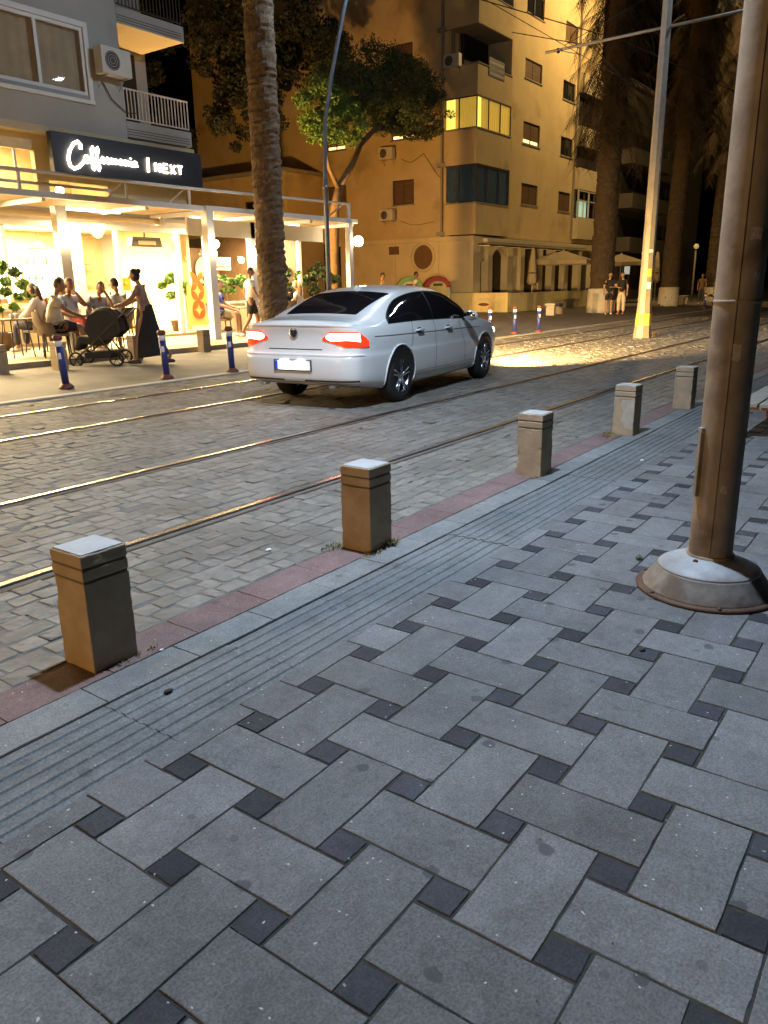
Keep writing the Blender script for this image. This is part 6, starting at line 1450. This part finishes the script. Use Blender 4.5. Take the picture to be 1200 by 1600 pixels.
# ------------------------------------------------------------------ parasols on the far terrace
M_par = mat('parasol_cloth', (.40, .33, .23), .85, var=.1)
def parasol(label, loc, open_=True, w_=1.6, h=2.55):
    t = emp('parasol', label, 'parasol', loc, R(12), 'parasols before the arcade'); MB().tube([(0, 0, 0), (0, 0, h+.6)], .03, 8).build('pole', M_frame, t); MB().lathe([(.3, 0), (.3, .06), (.05, .09)], 16).build('base', M_concrete, t)
    if open_:
        V = [(0, 0, h+.55)]+[(w_*sx, w_*sy, h) for sx, sy in ((-1, -1), (0, -1), (1, -1), (1, 0), (1, 1), (0, 1), (-1, 1), (-1, 0))]; F = [(0, 1+k, 1+(k+1) % 8) for k in range(8)]
        MB().add(V, F).build('canopy', M_par, t, fixn=False)
        V = [(w_*sx, w_*sy, h-dz) for dz in (0, .22) for sx, sy in ((-1, -1), (1, -1), (1, 1), (-1, 1))]; MB().add(V, [(k, (k+1) % 4, 4+(k+1) % 4, 4+k) for k in range(4)]).build('valance', M_par, t, fixn=False)
        for sx, sy in ((-1, -1), (1, -1), (1, 1), (-1, 1)): MB().tube([(0, 0, h-.35), (sx*w_*.55, sy*w_*.55, h+.24)], .012, 6).build('strut', M_frame, t)
    else:
        MB().lathe([(.05, h+.6), (.10, h+.45), (.16, h), (.24, h-.9), (.26, h-1.15), (.16, h-1.3), (.05, h-1.25)], 14, fn=lambda a, z: 1+.18*math.sin(a*5)).build('folded_canopy', M_par, t); MB().lathe([(.235, h-.72), (.245, h-.72), (.245, h-.66), (.235, h-.66)], 14).build('strap', M_darkwood, t)
    return t
parasol('large open cream parasol before the arcade', (44.0, 18.8, .1)); parasol('folded parasol left of the open one', (40.2, 18.9, .1), False); parasol('open parasol partly hidden by the thick palm trunk', (52.5, 18.4, .1)); parasol('folded parasol behind the two people in black', (53.0, 16.2, .1), False); parasol('second folded parasol just left of the tram mast', (54.4, 15.9, .1), False)
k = 0
for x, y, a, lb in ((38.6, 18.9, 40, 'brown chair by the doorway behind the low wall'), (41.0, 18.7, 90, 'brown chair right of the folded parasol'), (42.3, 18.9, 200, 'brown chair left of the open parasol pole'), (43.2, 18.5, 20, 'brown chair nearest the open parasol pole'), (45.2, 18.9, 160, 'brown chair right of the open parasol pole'), (47.0, 18.7, 30, 'brown chair by the thick palm')):
    slatchair((x, y, .1), R(a), lb, M_wood, 'brown_chair', 'brown chairs before the arcade'); k += 1
# ------------------------------------------------------------------ concrete benches
def bench(label, loc, rz, L_=1.7):
    t = emp('concrete_bench', label, 'bench', loc, rz, 'concrete benches on the far pavement'); MB().box(-L_/2, L_/2, -.22, .22, .40, .50).build('seat', M_farkerb, t, bevel=.02)
    for x in (-L_/2+.2, L_/2-.2): MB().box(x-.12, x+.12, -.18, .18, 0, .399).build('leg', M_farkerb, t, bevel=.02)
    return t
bench('concrete bench left of the two people in black', (32.6, 14.2, .1), R(8)); bench('concrete bench behind the two people in black', (38.2, 13.5, .1), R(5)); bench('concrete bench between the tram mast and the shaggy palm', (42.3, 13.4, .1), R(5)); bench('concrete bench right of the shaggy palm', (48.6, 13.2, .1), R(5))
t = emp('slim_post', 'thin pale post with a small lit head far down the street', 'post', (53.2, 13.9, .1)); MB().tube([(0, 0, 0), (0, 0, 3.2)], .06, 8).build('shaft', M_mast, t); MB().ball((0, 0, 3.4), .16, 10).build('head', mat('dim_glow', (.6, .5, .2), .5, emit=(.8, .65, .2), estr=.35), t)
# ------------------------------------------------------------------ slatted bench and stacked rolls at the right edge
t = emp('slatted_bench', 'low slatted bench at the right edge behind the big pole', 'bench', (8.55, 1.05, 0))
for k in range(5): MB().box(-.72, .72, -.5+.205*k, -.5+.205*k+.185, .30, .335).build('slat', mat('weathered_plank', (.30, .28, .24), .8, var=.25, scale=6), t, bevel=.004)
for x in (-.66, .60):
    for y in (-.46, .40): MB().box(x, x+.06, y, y+.06, .0, .27).build('leg', M_wood, t)
    MB().box(x+.005, x+.055, -.48, .48, .271, .299).build('bearer', M_wood, t)
k = 0
for z in (.055, .165):
    for j in range(4):
        o = MB().tube([(-.14, 0, 0), (.14, 0, 0)], .053, 14).build('white_roll', M_acw); o.location = (8.05+.01*j, .80+.115*j+.01*(z > .1), z); k += 1
        tag(o, 'short pale roll stacked under the slatted bench', 'roll', 'pale rolls under the slatted bench')
# litter on the pavement
M_lit = mat('litter_dark', (.02, .018, .016), .8); M_litw = mat('litter_white', (.75, .74, .7), .8)
for x, y, s, mt, lb in ((1.62, 2.17, .013, M_lit, 'dark broken chip on the tactile strip'), (2.93, .83, .012, M_lit, 'small black bottle cap on the pavement'), (1.83, 2.47, .007, M_litw, 'white pebble beside the largest bollard'), (3.33, 2.44, .01, M_lit, 'dark pebble before the second bollard'), (1.98, 3.05, .016, M_litw, 'white paper scrap on the setts by the largest bollard'), (3.0, 2.98, .014, M_litw, 'white paper scrap on the setts left of the second bollard'), (6.4, 1.95, .014, M_litw, 'white paper scrap on the tactile strip')):
    mb = MB(); mb.ball((0, 0, 0), (s*1.6, s, s*.45), 8); o = mb.build('litter', mt); o.location = (x, y, s*.4); tag(o, lb, 'litter')
